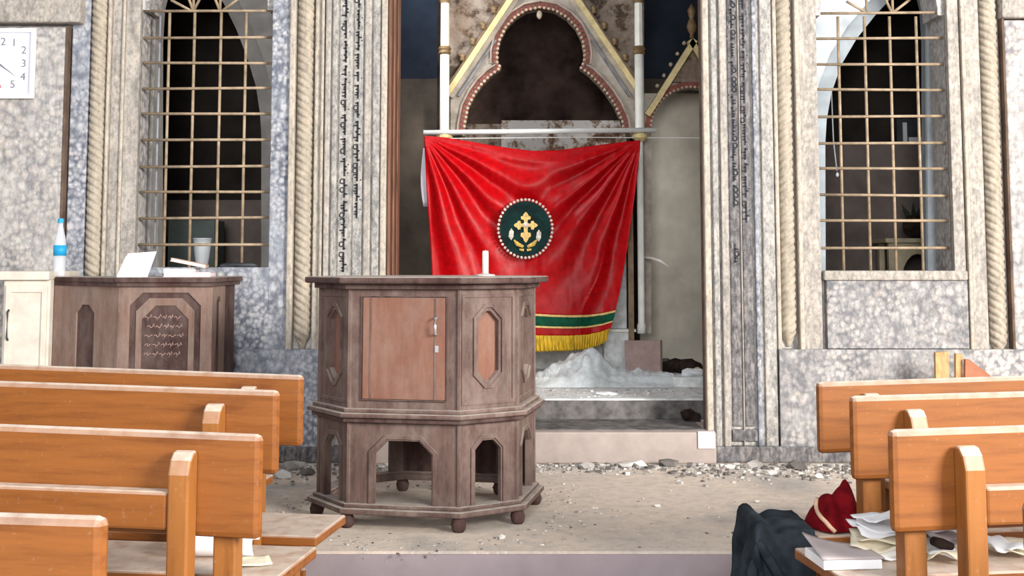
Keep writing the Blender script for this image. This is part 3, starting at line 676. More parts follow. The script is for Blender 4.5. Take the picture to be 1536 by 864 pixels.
for s in (-1, 1):
    lf.tube([(ex + s * 0.015, ey - 0.008, ez - 0.135), (ex + s * 0.06, ey - 0.01, ez - 0.115), (ex + s * 0.085, ey - 0.008, ez - 0.085)], [0.01, 0.018, 0.006], 6)
    lf.tube([(ex + s * 0.012, ey - 0.008, ez - 0.16), (ex + s * 0.045, ey - 0.01, ez - 0.155)], [0.01, 0.008], 6)
lf.build('gold_leaf_spray', 'gold', cur)
MB().blob((ex + 0.005, ey - 0.016, ez + 0.028), 0.022, 0.01, 0.022, 3, 0.1).build('cross_jewel', 'silver', cur)
for s, z in ((-1, -0.04), (1, -0.05)): MB().blob((ex + s * (0.105 if s < 0 else 0.1), ey - 0.004, ez + z), 0.022, 0.008, 0.045, 2, 0.2).build('silver_patch', 'silver', cur)
# pale lining peeping out on the left
MB().grid(lambda a, b: (lambda q: (q.x, 9.12 + 0.01 * math.sin(b * 6), q.z))(P(631 + 9 * a - 4 * math.sin(math.pi * b) * (1 - a) + 4, 222 + 88 * b, 9.12)), 4, 12).build('lining', 'lining', cur, smooth=True, solid=0.003)

# ================================================================ OCTAGONAL PULPIT
def octo(W1, W2, c, grow=0.0):
    hx = W1 / 2; hy = W2 / 2; k = c * math.sqrt(0.5); t = grow * math.tan(R(22.5))
    X, Yv = hx + k + grow, hy + k + grow
    return [(-hx - t, -Yv), (hx + t, -Yv), (X, -hy - t), (X, hy + t), (hx + t, Yv), (-hx - t, Yv), (-X, hy + t), (-X, -hy - t)]
pul = thing('octagonal_pulpit', 'free-standing octagonal brown wooden pulpit with arched base in the middle of the platform', 'pulpit', (-0.412, 6.03, 0))
pul.rotation_euler = (0, 0, R(-11))
def pbuild(mb, name, mat, parent=None, **k):
    o = mb.build(name, mat, pul if parent is None else parent, rel=False, **k)
    return o
PW = (0.523, 0.455, 0.318)
def slab(grow, z0, z1): return MB().prism([(x, y, z0) for x, y in octo(*PW, grow)], (0, 0, z1 - z0))
def ring(grow, inset, z0, z1):
    a = octo(*PW, grow); b = octo(*PW, -inset); m = MB()
    for i in range(8):
        j = (i + 1) % 8; m.prism([(a[i][0], a[i][1], z0), (a[j][0], a[j][1], z0), (b[j][0], b[j][1], z0), (b[i][0], b[i][1], z0)], (0, 0, z1 - z0))
    return m
pbuild(slab(0.075, 1.112, 1.143), 'top', 'pulpit_dark', bevel=0.01)
pbuild(ring(0.03, 0.06, 1.088, 1.112), 'top_moulding', 'pulpit_dark')
pbuild(ring(0.035, 0.08, 0.478, 0.5), 'ledge', 'pulpit_dark', bevel=0.006)
pbuild(ring(0.055, 0.08, 0.5, 0.522), 'ledge', 'pulpit', bevel=0.008)
pbuild(ring(0.03, 0.08, 0.522, 0.54), 'ledge', 'pulpit', bevel=0.006)
pbuild(ring(0.05, 0.05, 0.066, 0.092), 'base_ring', 'pulpit', bevel=0.008)
pbuild(ring(0.025, 0.05, 0.092, 0.11), 'base_ring', 'pulpit', bevel=0.006)
pbuild(slab(-0.03, 0.50, 0.515), 'cabinet_floor', 'pulpit_dark')
def face_fn(i, grow, lo=0.0):
    o = octo(*PW, grow); a = Vector((*o[i], 0)); b = Vector((*o[(i + 1) % 8], 0)); t = (b - a).normalized(); n = Vector((-t.y, t.x, 0)); c = (a + b) / 2
    return (lambda u, v, d: c + t * u + n * d + Vector((0, 0, v))), (b - a).length
def oct_hole(w, z0, z1, ch): return [(-w, z0 + ch), (-w, z1 - ch), (-w + ch, z1), (w - ch, z1), (w, z1 - ch), (w, z0 + ch), (w - ch, z0), (-w + ch, z0)]
for i in range(8):
    fn, L = face_fn(i, 0.0); h = L / 2
    # upper storey
    if i == 0:
        pbuild(MB().plate([(-h, 0.54), (-h, 1.09), (h, 1.09), (h, 0.54)], [[(-0.205, 0.575), (-0.205, 1.055), (0.205, 1.055), (0.205, 0.575)]], fn, 0.03), 'front_frame', 'pulpit')
        pbuild(MB().plate([(-0.205, 0.575), (-0.205, 1.055), (0.205, 1.055), (0.205, 0.575)], [[(-0.2, 0.58), (-0.2, 1.05), (0.2, 1.05), (0.2, 0.58)]], lambda u, v, d: fn(u, v, d - 0.008), 0.03), 'door_frame', 'pulpit_dark')
        dr = pbuild(MB().plate([(-0.198, 0.582), (-0.198, 1.048), (0.198, 1.048), (0.198, 0.582)], [], lambda u, v, d: fn(u, v, d - 0.006), 0.02), 'door', 'pulpit_door', bevel=0.004)
        for u in (-0.158, 0.15): pbuild(MB().plate([(u - 0.004, 0.584), (u - 0.004, 1.046), (u + 0.004, 1.046), (u + 0.004, 0.584)], [], lambda a, b, d: fn(a, b, d - 0.0085), 0.004), 'groove', 'pulpit', dr)
        hd = MB().tube([fn(0.158, 0.96, -0.006), fn(0.158, 0.955, -0.035), fn(0.158, 0.92, -0.04), fn(0.158, 0.885, -0.035), fn(0.158, 0.88, -0.006)], 0.006, 8)
        pbuild(hd, 'handle', 'chrome', dr, smooth=True)
        pbuild(MB().plate([(0.15, 0.8), (0.15, 0.83), (0.166, 0.83), (0.166, 0.8)], [], lambda a, b, d: fn(a, b, d - 0.012), 0.008), 'lock_plate', 'chrome', dr)
    else:
        wv = 0.072 if L < 0.4 else 0.1
        hole = oct_hole(wv * 0.78, 0.665, 0.985, 0.045)
        pbuild(MB().plate([(-h, 0.54), (-h, 1.09), (h, 1.09), (h, 0.54)], [hole], fn, 0.03), 'side_panel', 'pulpit')
        pbuild(MB().plate(oct_hole(wv * 0.9, 0.655, 0.995, 0.05), [], lambda u, v, d: fn(u, v, d + 0.026), 0.006), 'recessed_panel', 'pulpit_door')
        pbuild(MB().plate(oct_hole(wv * 1.18, 0.632, 1.018, 0.062), [oct_hole(wv * 0.98, 0.648, 1.002, 0.054)], lambda u, v, d: fn(u, v, d - 0.01), 0.012), 'moulding', 'pulpit')
        pbuild(MB().plate([(-h + 0.012, 0.56), (-h + 0.012, 1.065), (h - 0.012, 1.065), (h - 0.012, 0.56)], [[(-h + 0.028, 0.576), (-h + 0.028, 1.049), (h - 0.028, 1.049), (h - 0.028, 0.576)]], lambda u, v, d: fn(u, v, d - 0.006), 0.008), 'edge_moulding', 'pulpit')
    pbuild(MB().tube([fn(h, 0.54, 0.0), fn(h, 1.09, 0.0)], 0.011, 6), 'corner_post', 'pulpit')
    # lower storey: chamfer-headed arch in each face, boarded on the back
    aw = 0.135 if L > 0.5 else (0.115 if L > 0.4 else 0.07); ch = 0.06 if L > 0.4 else 0.04; zt = 0.395
    out = [(-h, 0.105), (-h, 0.48), (h, 0.48), (h, 0.105)]
    if i == 4:
        pbuild(MB().plate(out, [oct_hole(0.05, 0.2, 0.4, 0.02)], fn, 0.024), 'base_panel', 'pulpit_dark')
    else:
        pbuild(MB().plate(out + [(aw, 0.105), (aw, zt - ch), (aw - ch, zt), (-aw + ch, zt), (-aw, zt - ch), (-aw, 0.105)], [], fn, 0.024), 'base_panel', 'pulpit')
        g = 0.026
        pbuild(MB().plate([(-aw - g, 0.105), (-aw - g, zt - ch + 0.01), (-aw + ch - 0.01, zt + g), (aw - ch + 0.01, zt + g), (aw + g, zt - ch + 0.01), (aw + g, 0.105), (aw + 0.008, 0.105), (aw + 0.008, zt - ch + 0.004), (aw - ch + 0.004, zt + 0.008), (-aw + ch - 0.004, zt + 0.008), (-aw - 0.008, zt - ch + 0.004), (-aw - 0.008, 0.105)], [], lambda u, v, d: fn(u, v, d - 0.008), 0.012), 'arch_moulding', 'pulpit')
    pbuild(MB().tube([fn(h, 0.105, 0.0), fn(h, 0.48, 0.0)], 0.010, 6), 'corner_post', 'pulpit')
    q = octo(*PW, 0.005)[i]
    pbuild(MB().lathe((q[0], q[1], 0), [(0, 0.022), (0.012, 0.031), (0.034, 0.036), (0.056, 0.029), (0.07, 0.024)], 12), 'foot', 'pulpit_dark', smooth=True)
# stub candle on top
ct = P(728, 407, 6.0)
cd = thing('candle', 'short white candle stub standing on top of the octagonal pulpit', 'candle', (ct.x, 6.0, 1.1435))
MB().lathe((ct.x, 6.0, 1.1435), [(0, 0.05), (0.008, 0.048), (0.012, 0.02), (0.014, 0.018)], 14).build('candle_base', 'paper_grey', cd)
MB().lathe((ct.x, 6.0, 1.157), [(0, 0.016), (0.1, 0.0155), (0.112, 0.014)], 12).build('wax_stick', 'wax', cd, smooth=True)
MB().tube([(ct.x, 6.0, 1.268), (ct.x + 0.001, 6.0, 1.276)], 0.0015, 5).build('wick', 'ink', cd)

# ================================================================ LEFT: STAND AND WHITE CABINET
YS = 6.62
def spt(px, Y): return (PX(px, Y, 480), Y)
foot = [spt(80, 6.9), spt(177, YS), spt(318, YS), spt(337, 6.98), (spt(337, 6.98)[0], 7.28), (spt(80, 6.9)[0], 7.28)]
stand = thing('wooden_stand', 'chamfered brown wooden stand with carved octagonal panel below the left window', 'stand', (PX(220, 6.9), 6.9, 0))
zst = PZ(424, YS); cxs = sum(p[0] for p in foot) / 6; cys = sum(p[1] for p in foot) / 6
MB().prism([(cxs + (x - cxs) * 0.97, cys + (y - cys) * 0.97, 0.0) for x, y in foot], (0, 0, zst)).build('carcass', 'pulpit_dark', stand)
MB().prism([(max(foot[0][0] + 0.004, cxs + (x - cxs) * 1.06), cys + (y - cys) * 1.12, zst) for x, y in foot], (0, 0, 0.03)).build('top', 'pulpit_dark', stand, bevel=0.006)
MB().prism([(max(foot[0][0] + 0.004, cxs + (x - cxs) * 1.03), cys + (y - cys) * 1.07, zst - 0.02) for x, y in foot], (0, 0, 0.02)).build('top_moulding', 'pulpit_dark', stand)
MB().prism([(max(foot[0][0] + 0.004, cxs + (x - cxs) * 1.03), cys + (y - cys) * 1.05, 0) for x, y in foot], (0, 0, 0.1)).build('plinth', 'pulpit_dark', stand)
def face2(a, b):
    a = Vector((*a, 0)); b = Vector((*b, 0)); t = (b - a).normalized(); n = Vector((-t.y, t.x, 0)); c = (a + b) / 2
    return (lambda u, v, d: c + t * u + n * d + Vector((0, 0, v))), (b - a).length / 2
for k, (i, wv, zt_, zb_, ch) in enumerate(((0, 0.075, zst - 0.125, 0.25, 0.045), (1, 0.195, zst - 0.055, 0.16, 0.07), (2, 0.06, zst - 0.08, 0.16, 0.03))):
    fn, h = face2(foot[i], foot[i + 1]); z0, z1 = 0.0, zst - 0.02
    hole = oct_hole(wv, zb_, zt_, ch)
    MB().plate([(-h, z0), (-h, z1), (h, z1), (h, z0)], [hole], fn, 0.03).build('face_panel', 'stand', stand)
    MB().plate(oct_hole(wv * 1.02, zb_ - 0.005, zt_ + 0.005, ch), [], lambda u, v, d: fn(u, v, d + 0.022), 0.01).build('recessed_panel', 'stand' if i == 1 else 'pulpit_door', stand)
    if i == 1:
        ho = oct_hole(0.128, 0.34, zst - 0.125, 0.075)
        MB().plate(oct_hole(0.16, 0.3, zst - 0.085, 0.07), [ho], lambda u, v, d: fn(u, v, d + 0.004), 0.02).build('inner_frame', 'stand', stand)
        ip = MB().plate(oct_hole(0.13, 0.335, zst - 0.12, 0.075), [], lambda u, v, d: fn(u, v, d + 0.010), 0.012).build('inscription_panel', 'stand', stand)
        rnd = random.Random(5); m = MB()
        for row in range(5):     # flowing carved script, five lines
            zz = zst - 0.19 - row * 0.05; x = 0.1 - abs(row - 2) * 0.008
            while x > -0.1 + abs(row - 2) * 0.008:
                wl = rnd.uniform(0.02, 0.045); pts = []
                for q in range(9):
                    f = q / 8; pts.append(fn(x - wl * f, zz + 0.006 * math.sin(f * 9 + rnd.random()) + (0.012 if q in (1, 5) and rnd.random() < 0.5 else 0), 0.0095))
                m.tube(pts, 0.0022, 5)
                if rnd.random() < 0.6: m.tube([fn(x - wl * 0.5, zz - 0.013, 0.0095), fn(x - wl * 0.5 - 0.004, zz - 0.013, 0.0095)], 0.0025, 5)
                x -= wl + 0.008
        m.build('carved_script', 'carved', ip)
    elif i == 0:
        m = MB(); m.tube([fn(0.0, zst - 0.2, 0.02), fn(0.0, zst - 0.36, 0.02)], 0.004, 5).tube([fn(-0.035, zst - 0.25, 0.02), fn(0.035, zst - 0.25, 0.02)], 0.004, 5)
        m.build('carved_cross', 'carved', stand)
XS0 = foot[0][0] - 0.004
wc = thing('white_cabinet', 'off-white painted cabinet with panelled door left of the wooden stand', 'cabinet', (PX(40, 6.95), 6.95, 0))
xa, xb, yf = PX(4, 6.85, 480), XS0, 6.85
zc1 = PZ(420, 6.85)
box(xa, xb, yf, 7.3, 0, zc1).build('carcass', 'white_cab', wc, bevel=0.004)
box(xa - 0.16, xb + 0.0, yf - 0.03, 7.3, zc1, PZ(407, 6.83)).build('top', 'white_cab', wc, bevel=0.004)
fnc = lambda u, v, d: Vector((u, yf + d, v))
dx0, dx1, dz0, dz1 = xa + 0.018, xb - 0.012, 0.08, zc1 - 0.03
MB().plate([(dx0, dz0), (dx0, dz1), (dx1, dz1), (dx1, dz0)], [[(dx0 + 0.03, dz0 + 0.04), (dx0 + 0.03, dz1 - 0.04), (dx1 - 0.03, dz1 - 0.04), (dx1 - 0.03, dz0 + 0.04)]], lambda u, v, d: fnc(u, v, d - 0.016), 0.016).build('door_frame', 'white_cab', wc, bevel=0.003)
box(dx0 + 0.028, dx1 - 0.028, yf - 0.006, yf, dz0 + 0.03, dz1 - 0.03).build('door_panel', 'white_cab', wc)
MB().tube([(dx0 + 0.022, yf - 0.017, PZ(465, yf)), (dx0 + 0.022, yf - 0.035, PZ(468, yf)), (dx0 + 0.022, yf - 0.035, PZ(506, yf)), (dx0 + 0.022, yf - 0.017, PZ(510, yf))], 0.006, 8).build('handle', 'black_metal', wc)
ZS = zst + 0.03
# bottle
bp = P(89, 405, 6.95); ZB = PZ(407, 6.83)
bt = thing('water_bottle', 'clear plastic water bottle with cyan label at the left end of the wooden stand', 'bottle', (bp.x, 6.95, ZS))
MB().lathe((bp.x, 6.95, ZS), [(0, 0.03), (0.01, 0.036), (0.05, 0.034), (0.1, 0.036), (0.19, 0.034), (0.22, 0.03), (0.26, 0.02), (0.29, 0.014), (0.31, 0.014)], 16).build('body', 'pet', bt, smooth=True)
MB().lathe((bp.x, 6.95, ZS + 0.12), [(0, 0.0365), (0.06, 0.0365)], 16).build('label_band', 'blue_label', bt, smooth=True)
MB().lathe((bp.x, 6.95, ZS + 0.31), [(0, 0.017), (0.024, 0.017)], 12).build('cap', 'blue_label', bt)
# papers and books on the stand
def sheet(name, label, cat, c, sx, sy, rz, mat, curl=0.02, tilt=(0, 0), seed=0, th=0.003, group=None):
    ca, sa = math.cos(rz), math.sin(rz)
    def fn(a, b):
        x = (a - 0.5) * sx; y = (b - 0.5) * sy; z = curl * noise.noise(Vector((a * 2 + seed, b * 2, seed))) + abs(curl) + x * tilt[0] + y * tilt[1]
        return (c[0] + x * ca - y * sa, c[1] + x * sa + y * ca, c[2] + z)
    return tag(MB().grid(fn, 8, 8).build(name, mat, smooth=True, solid=th), label, cat, group)
a0 = P(203, 407, 6.75)
pap = thing('paper_stack', 'bright white papers propped upright on the wooden stand', 'paper', (a0.x, 6.75, ZS))
for k, (l, r, t1, yy) in enumerate(((178, 222, 381, 6.72), (181, 229, 377, 6.76))):
    q0, q1 = PX(l, yy, 395), PX(r, yy, 395); zt = PZ(t1, yy)
    MB().prism([(q0, yy - 0.03, ZS), (q1 - 0.02, yy - 0.03, ZS), (q1 + 0.01, yy + 0.03, zt + 0.0), (q0 + 0.03, yy + 0.03, zt - 0.012)], (0, 0.008, 0)).build('sheet', 'paper', pap)
def book(name, label, cpx, Y, z, wx, wy, h, rz, cover, tilt=0.0, group=None):
    x = PX(cpx, Y, 400); b = thing(name, label, 'book', (x, Y, z), group); b.rotation_euler = (0, tilt, rz)
    box(-wx / 2 + 0.004, wx / 2 - 0.003, -wy / 2 + 0.003, wy / 2 - 0.003, 0.003, h - 0.003).build('pages', 'paper', b, rel=False)
    box(-wx / 2, wx / 2, -wy / 2, wy / 2, 0, 0.003).build('cover', cover, b, rel=False); box(-wx / 2, wx / 2, -wy / 2, wy / 2, h - 0.003, h).build('cover', cover, b, rel=False)
    box(wx / 2 - 0.003, wx / 2, -wy / 2, wy / 2, 0, h).build('spine', cover, b, rel=False)
    return b
book('book', 'pale pink book at the bottom of the pile on the wooden stand', 285, 6.86, ZS, 0.26, 0.2, 0.026, 0.1, 'book_pink')
book('book', 'white booklet in the middle of the pile on the wooden stand', 272, 6.85, ZS + 0.0262, 0.16, 0.14, 0.02, -0.1, 'paper')
book('book', 'tan book lying tilted on top of the pile on the wooden stand', 284, 6.87, ZS + 0.068, 0.2, 0.16, 0.02, 0.15, 'book_tan', 0.2)
tag(MB().blob((PX(358, YW + 0.04, 395), YW + 0.045, WL['sill'] + 0.012), 0.12, 0.03, 0.02, 4, 0.4, 2).build('crumpled_bag', 'black_metal'), 'flattened dark grey bag lying on the left window sill', 'bag')

# wall clock
YK = YW - 0.012
ck = thing('wall_clock', 'square white wall clock hanging on the marble panel', 'clock', (PX(0, YK, 95), YK, PZ(148, YK)))
kx, kz = PX(1, YK, 95), PZ(96, YK); hk = 0.222
MB().plate([(kx - hk, kz - hk), (kx - hk, kz + hk), (kx + hk, kz + hk), (kx + hk, kz - hk)], [[(kx - hk + 0.026, kz - hk + 0.026), (kx - hk + 0.026, kz + hk - 0.026), (kx + hk - 0.026, kz + hk - 0.026), (kx + hk - 0.026, kz - hk + 0.026)]], lambda u, v, d: (u, YK - 0.035 + d, v), 0.035).build('frame', 'clock_white', ck, bevel=0.008)
box(kx - hk + 0.02, kx + hk - 0.02, YK - 0.012, YK, kz - hk + 0.02, kz + hk - 0.02).build('face', 'clock_face', ck)
for n_ in range(1, 13):
    dx, dz = {0: (0, .138), 1: (.085, .132), 2: (.148, .084), 3: (.15, 0), 4: (.148, -.084), 5: (.085, -.132), 6: (0, -.138), 7: (-.085, -.132), 8: (-.148, -.084), 9: (-.15, 0), 10: (-.148, .084), 11: (-.085, .132)}[n_ % 12]; k = 1.0
    text_mesh('numeral', str(n_), 0.068, (kx + dx * k, YK - 0.0135, kz + dz * k), 'red_ink' if n_ == 6 else 'ink', ck)
MB().prism([(kx - 0.012, YK - 0.017, kz + 0.012), (kx + 0.11, YK - 0.017, kz - 0.085), (kx - 0.016, YK - 0.017, kz - 0.0)], (0, 0.002, 0)).build('minute_hand', 'ink', ck)
MB().prism([(kx - 0.008, YK - 0.02, kz + 0.006), (kx - 0.055, YK - 0.02, kz - 0.06), (kx + 0.006, YK - 0.02, kz - 0.006)], (0, 0.002, 0)).build('hour_hand', 'ink', ck)

# ================================================================ PEWS
def pew(s, d, end_px, end_py, htop, hseat, bh, label, length=2.3, yaw=8, post_in=0.165, tilt=0.018, seat_over=0.13, leg_in=0.015):
    q = P(end_px, end_py, d); x0 = q.x
    o = thing('pew', label, 'pew', (x0, d, FLZ), 'orange wooden pews'); o.rotation_euler = (0, 0, R(-yaw if s < 0 else yaw))
    zt = CAMZ - htop - FLZ; zb = zt - bh; zs = CAMZ - hseat - FLZ
    def X(u): return u * s
    def bx(u0, u1, y0, y1, z0, z1, name, mat='pew', bev=0.006, tl=0.0):
        m = box(X(u0), X(u1), y0, y1, z0, z1)
        if tl: m.v = [(x, y, z + tl * abs(x)) for x, y, z in m.v]
        return m.build(name, mat, o, rel=False, bevel=bev)
    bx(0, length, 0, 0.036, zb, zt, 'backrest', bev=0.016, tl=tilt)
    for u in (post_in, length - post_in - 0.055):
        pts = [(X(u), -0.001, 0), (X(u), -0.001, zt - 0.05), (X(u), -0.012, zt - 0.038), (X(u), -0.03, zt - 0.042), (X(u), -0.048, zt - 0.06), (X(u), -0.06, zt - 0.095), (X(u), -0.06, 0)]
        MB().prism(pts, (s * 0.056, 0, 0)).build('post', 'pew_leg', o, rel=False, bevel=0.006)
    for u in (leg_in, length - 0.08): bx(u, u + 0.062, 0.037, 0.093, 0, zt - 0.03, 'leg', 'pew_leg')
    bx(post_in + 0.057, length - post_in - 0.056, -0.055, -0.003, zt - 0.235, zt - 0.14, 'book_ledge', bev=0.008, tl=tilt * 0.6)
    bx(-seat_over, length, 0.095, 0.43, zs - 0.032, zs, 'seat', bev=0.006)
    bx(max(0.02, -seat_over), length - 0.05, 0.12, 0.16, zs - 0.11, zs - 0.033, 'seat_rail')
    for u in (max(0.05, -seat_over + 0.03), length - 0.1): bx(u, u + 0.05, 0.36, 0.41, 0, zs - 0.033, 'leg', 'pew_leg')
    bx(0.1, length - 0.1, 0.375, 0.4, 0.1, 0.16, 'stretcher')
    return o
pew(-1, 4.40, 453, 600, 0.400, 0.83, 0.255, 'frontmost wooden pew left of the aisle, farthest from the camera', tilt=0.022, length=2.0, seat_over=-0.25, leg_in=0.16)
pew(-1, 3.75, 416, 640, 0.388, 0.845, 0.255, 'second wooden pew left of the aisle, seat end jutting toward the pulpit', tilt=0.018, seat_over=0.10, leg_in=0.075)
pew(-1, 3.10, 390, 720, 0.432, 0.805, 0.262, 'third wooden pew left of the aisle, with the white paper roll on its seat', tilt=0.018, seat_over=0.02, leg_in=0.075)
pew(-1, 2.10, 152, 850, 0.432, 0.83, 0.262, 'nearest wooden pew left of the aisle, cut off by the lower left corner', tilt=0.0, length=1.6, leg_in=0.12, post_in=0.32, seat_over=-0.1)
pew(1, 4.40, 1228, 620, 0.425, 0.83, 0.255, 'frontmost wooden pew right of the aisle, below the right window', tilt=0.016, length=2.0, seat_over=-0.38, leg_in=0.2)
pew(1, 3.75, 1279, 650, 0.405, 0.845, 0.255, 'second wooden pew right of the aisle, with the dark jacket draped on its seat', tilt=0.010, seat_over=0.08, leg_in=0.045)
pew(1, 3.10, 1339, 720, 0.42, 0.805, 0.258, 'third wooden pew right of the aisle, with loose papers on its seat', tilt=0.012, seat_over=0.10, leg_in=0.045)
pew(1, 2.10, 1546, 800, 0.405, 0.83, 0.258, 'nearest wooden pew right of the aisle, only its end at the picture edge', tilt=0.0, length=1.6, leg_in=0.12, post_in=0.32, seat_over=-0.1)

# ---- things on the pews
ZP2, ZP3 = CAMZ - 0.845, CAMZ - 0.805
# white paper roll on third left pew
rx, ry = PX(330, 3.42, 820), 3.42
rl = MB()
def rollfn(a, b):
    an = -0.3 + b * 4.6; r = 0.038 + 0.006 * b
    return (rx - 0.10 + 0.20 * a, ry + math.cos(an) * r * 1.25, ZP3 + 0.044 + math.sin(an) * r)
tag(rl.grid(rollfn, 4, 22).build('paper_roll', 'paper', smooth=True, solid=0.003), 'curled white paper roll on the third left pew', 'paper')
sheet('paper_sheet', 'flat cream sheet beside the paper roll on the third left pew', 'paper', (PX(372, 3.33, 840), 3.33, ZP3 + 0.002), 0.12, 0.1, 0.3, 'paper_cream', 0.004, seed=3)
# jacket over second right pew's seat end
jx0, jx1, jy0, jy1 = PX(1131, 3.85, 800), PX(1216, 3.85, 800), 3.80, 4.10
def jack(a, b):
    sx = -0.40 + a * (0.40 + jx1 - jx0); sy = -0.38 + b * (0.38 + jy1 - jy0)     # cloth lengths measured from the block's corner
    ox, oy = max(0, -sx), max(0, -sy); drop = max(ox, oy)
    n1 = noise.noise(Vector((a * 4, b * 4, 1))); n2 = noise.noise(Vector((a * 9, b * 9, 6)))
    x = jx0 + max(sx, 0) - 0.10 * ox + 0.02 * n1 * min(1, drop / 0.1) + 0.022 * math.sin(sy * 38 + 1) * min(1, ox / 0.15)
    y = jy0 + max(sy, 0) - 0.06 * oy + 0.024 * math.sin(sx * 42 + 3 * oy) * min(1, oy / 0.12) + 0.012 * n2 * min(1, drop / 0.1)
    top = 0.016 + 0.010 * n1 + 0.008 * n2 + 0.02 * math.exp(-((sx - 0.02) / 0.025) ** 2) - 0.014 * math.exp(-((sx - 0.065) / 0.02) ** 2)
    return (x, y, ZP2 + 0.006 + max(top, 0.0) - drop)
jk = tag(MB().grid(jack, 60, 56).build('jacket', 'jacket', smooth=True, solid=0.012), 'charcoal jacket draped over the end of the second right pew', 'jacket')
MB().tube([(jx0 + 0.0 + 0.03 * k, jy0 - 0.012 - 0.004 * k, ZP2 - 0.005 - 0.05 * k) for k in range(5)], [0.012, 0.016, 0.016, 0.014, 0.008], 8).build('lapel', 'jacket', jk, smooth=True)
# red velvet vestment
vx = PX(1252, 3.95, 780)
def velv(a, b):
    an = 2 * math.pi * a; r = b
    lump = 1 + 0.25 * noise.noise(Vector((math.cos(an) * 1.5, math.sin(an) * 1.5, 4)))
    x = math.cos(an) * 0.088 * r * lump; y = math.sin(an) * 0.13 * r * lump
    hgt = 0.085 * (1 - r ** 2.8) * (1 + 0.5 * noise.noise(Vector((x * 20, y * 14, 2)))) + 0.075 * math.exp(-(((x - 0.05) / 0.035) ** 2 + ((y + 0.02) / 0.09) ** 2)) * (1 - r ** 4) + 0.012 * math.sin(x * 120 + y * 30) * (1 - r)
    return (vx + x, 3.98 + y, ZP2 + 0.005 + max(0, hgt))
vv = tag(MB().grid(velv, 56, 16).build('velvet_vestment', 'velvet', smooth=True), 'crumpled dark red velvet cloth with pale braid beside the jacket', 'cloth')
MB().tube([Vector(velv(0.46 + 0.25 * k / 9, 0.5 + 0.5 * k / 9)) + Vector((-0.002, -0.003, 0.003)) for k in range(10)], 0.007, 8).build('braid', 'braid', vv, smooth=True)
MB().blob(P(1258, 741, 3.95), 0.008, 0.008, 0.010, 2, 0.2).build('button', 'silver', vv)
# books and papers on third right pew
bk = thing('open_book', 'thick white paperback with curled pages at the end of the third right pew', 'book', (PX(1262, 3.33, 840), 3.33, ZP3)); bk.rotation_euler = (0, 0, R(5))
box(-0.075, 0.085, -0.075, 0.08, 0.001, 0.026).build('page_block', 'paper', bk, rel=False, bevel=0.003)
MB().grid(lambda a, b: (-0.078 + 0.17 * a, -0.075 + 0.165 * b, 0.029 + 0.035 * (1 - a) ** 2 * b), 10, 8).build('cover', 'paper_grey', bk, rel=False, smooth=True, solid=0.003)
rnd = random.Random(21)
pile = [('white crumpled sheet lying lowest in the paper pile behind the pew leg', 1325, 3.40, 0.0, 0.17, 0.13, 'paper'), ('cream folded sheet low in the paper pile behind the pew leg', 1318, 3.40, 0.016, 0.15, 0.12, 'paper_cream'), ('second cream sheet of the paper pile behind the pew leg', 1326, 3.41, 0.03, 0.16, 0.12, 'paper_cream'), ('white sheet with raised corner in the paper pile behind the pew leg', 1320, 3.42, 0.045, 0.15, 0.12, 'paper'), ('rumpled white sheet high in the paper pile behind the pew leg', 1327, 3.43, 0.06, 0.15, 0.12, 'paper'), ('white sheet on top of the paper pile behind the pew leg', 1326, 3.44, 0.078, 0.14, 0.11, 'paper'),
 ('white sheet lying between leg and post of the third right pew', 1412, 3.40, 0.006, 0.11, 0.13, 'paper'), ('cream sheet low between leg and post of the third right pew', 1420, 3.36, 0.0, 0.10, 0.1, 'paper_cream'), ('grey-backed sheet between leg and post of the third right pew', 1416, 3.42, 0.026, 0.10, 0.1, 'paper_grey'), ('crumpled white sheet high between leg and post of the third right pew', 1416, 3.45, 0.05, 0.11, 0.1, 'paper'), ('white paper lying right of the post on the third right pew', 1500, 3.42, 0.008, 0.10, 0.1, 'paper'), ('large cream sheet right of the post on the third right pew', 1525, 3.44, 0.0, 0.14, 0.13, 'paper_cream')]
for lb, a, Y, dz, sx, sy, mt in pile:
    sheet('paper_sheet', lb, 'paper', (PX(a, Y, 810), Y, ZP3 + 0.002 + dz), sx, sy, rnd.uniform(-0.5, 0.5), mt, 0.022, (rnd.uniform(-0.12, 0.12), rnd.uniform(0.0, 0.15)), rnd.uniform(0, 9), group='loose papers on the third right pew')
tag(MB().tube([(PX(1399, 3.35, 810), 3.35, ZP3 + 0.055), (PX(1412, 3.36, 810), 3.36, ZP3 + 0.045), (PX(1428, 3.37, 810), 3.37, ZP3 + 0.035)], [0.012, 0.015, 0.01], 8).build('dark_strap', 'char', smooth=True), 'dark strap lying across the papers on the third right pew', 'strap')

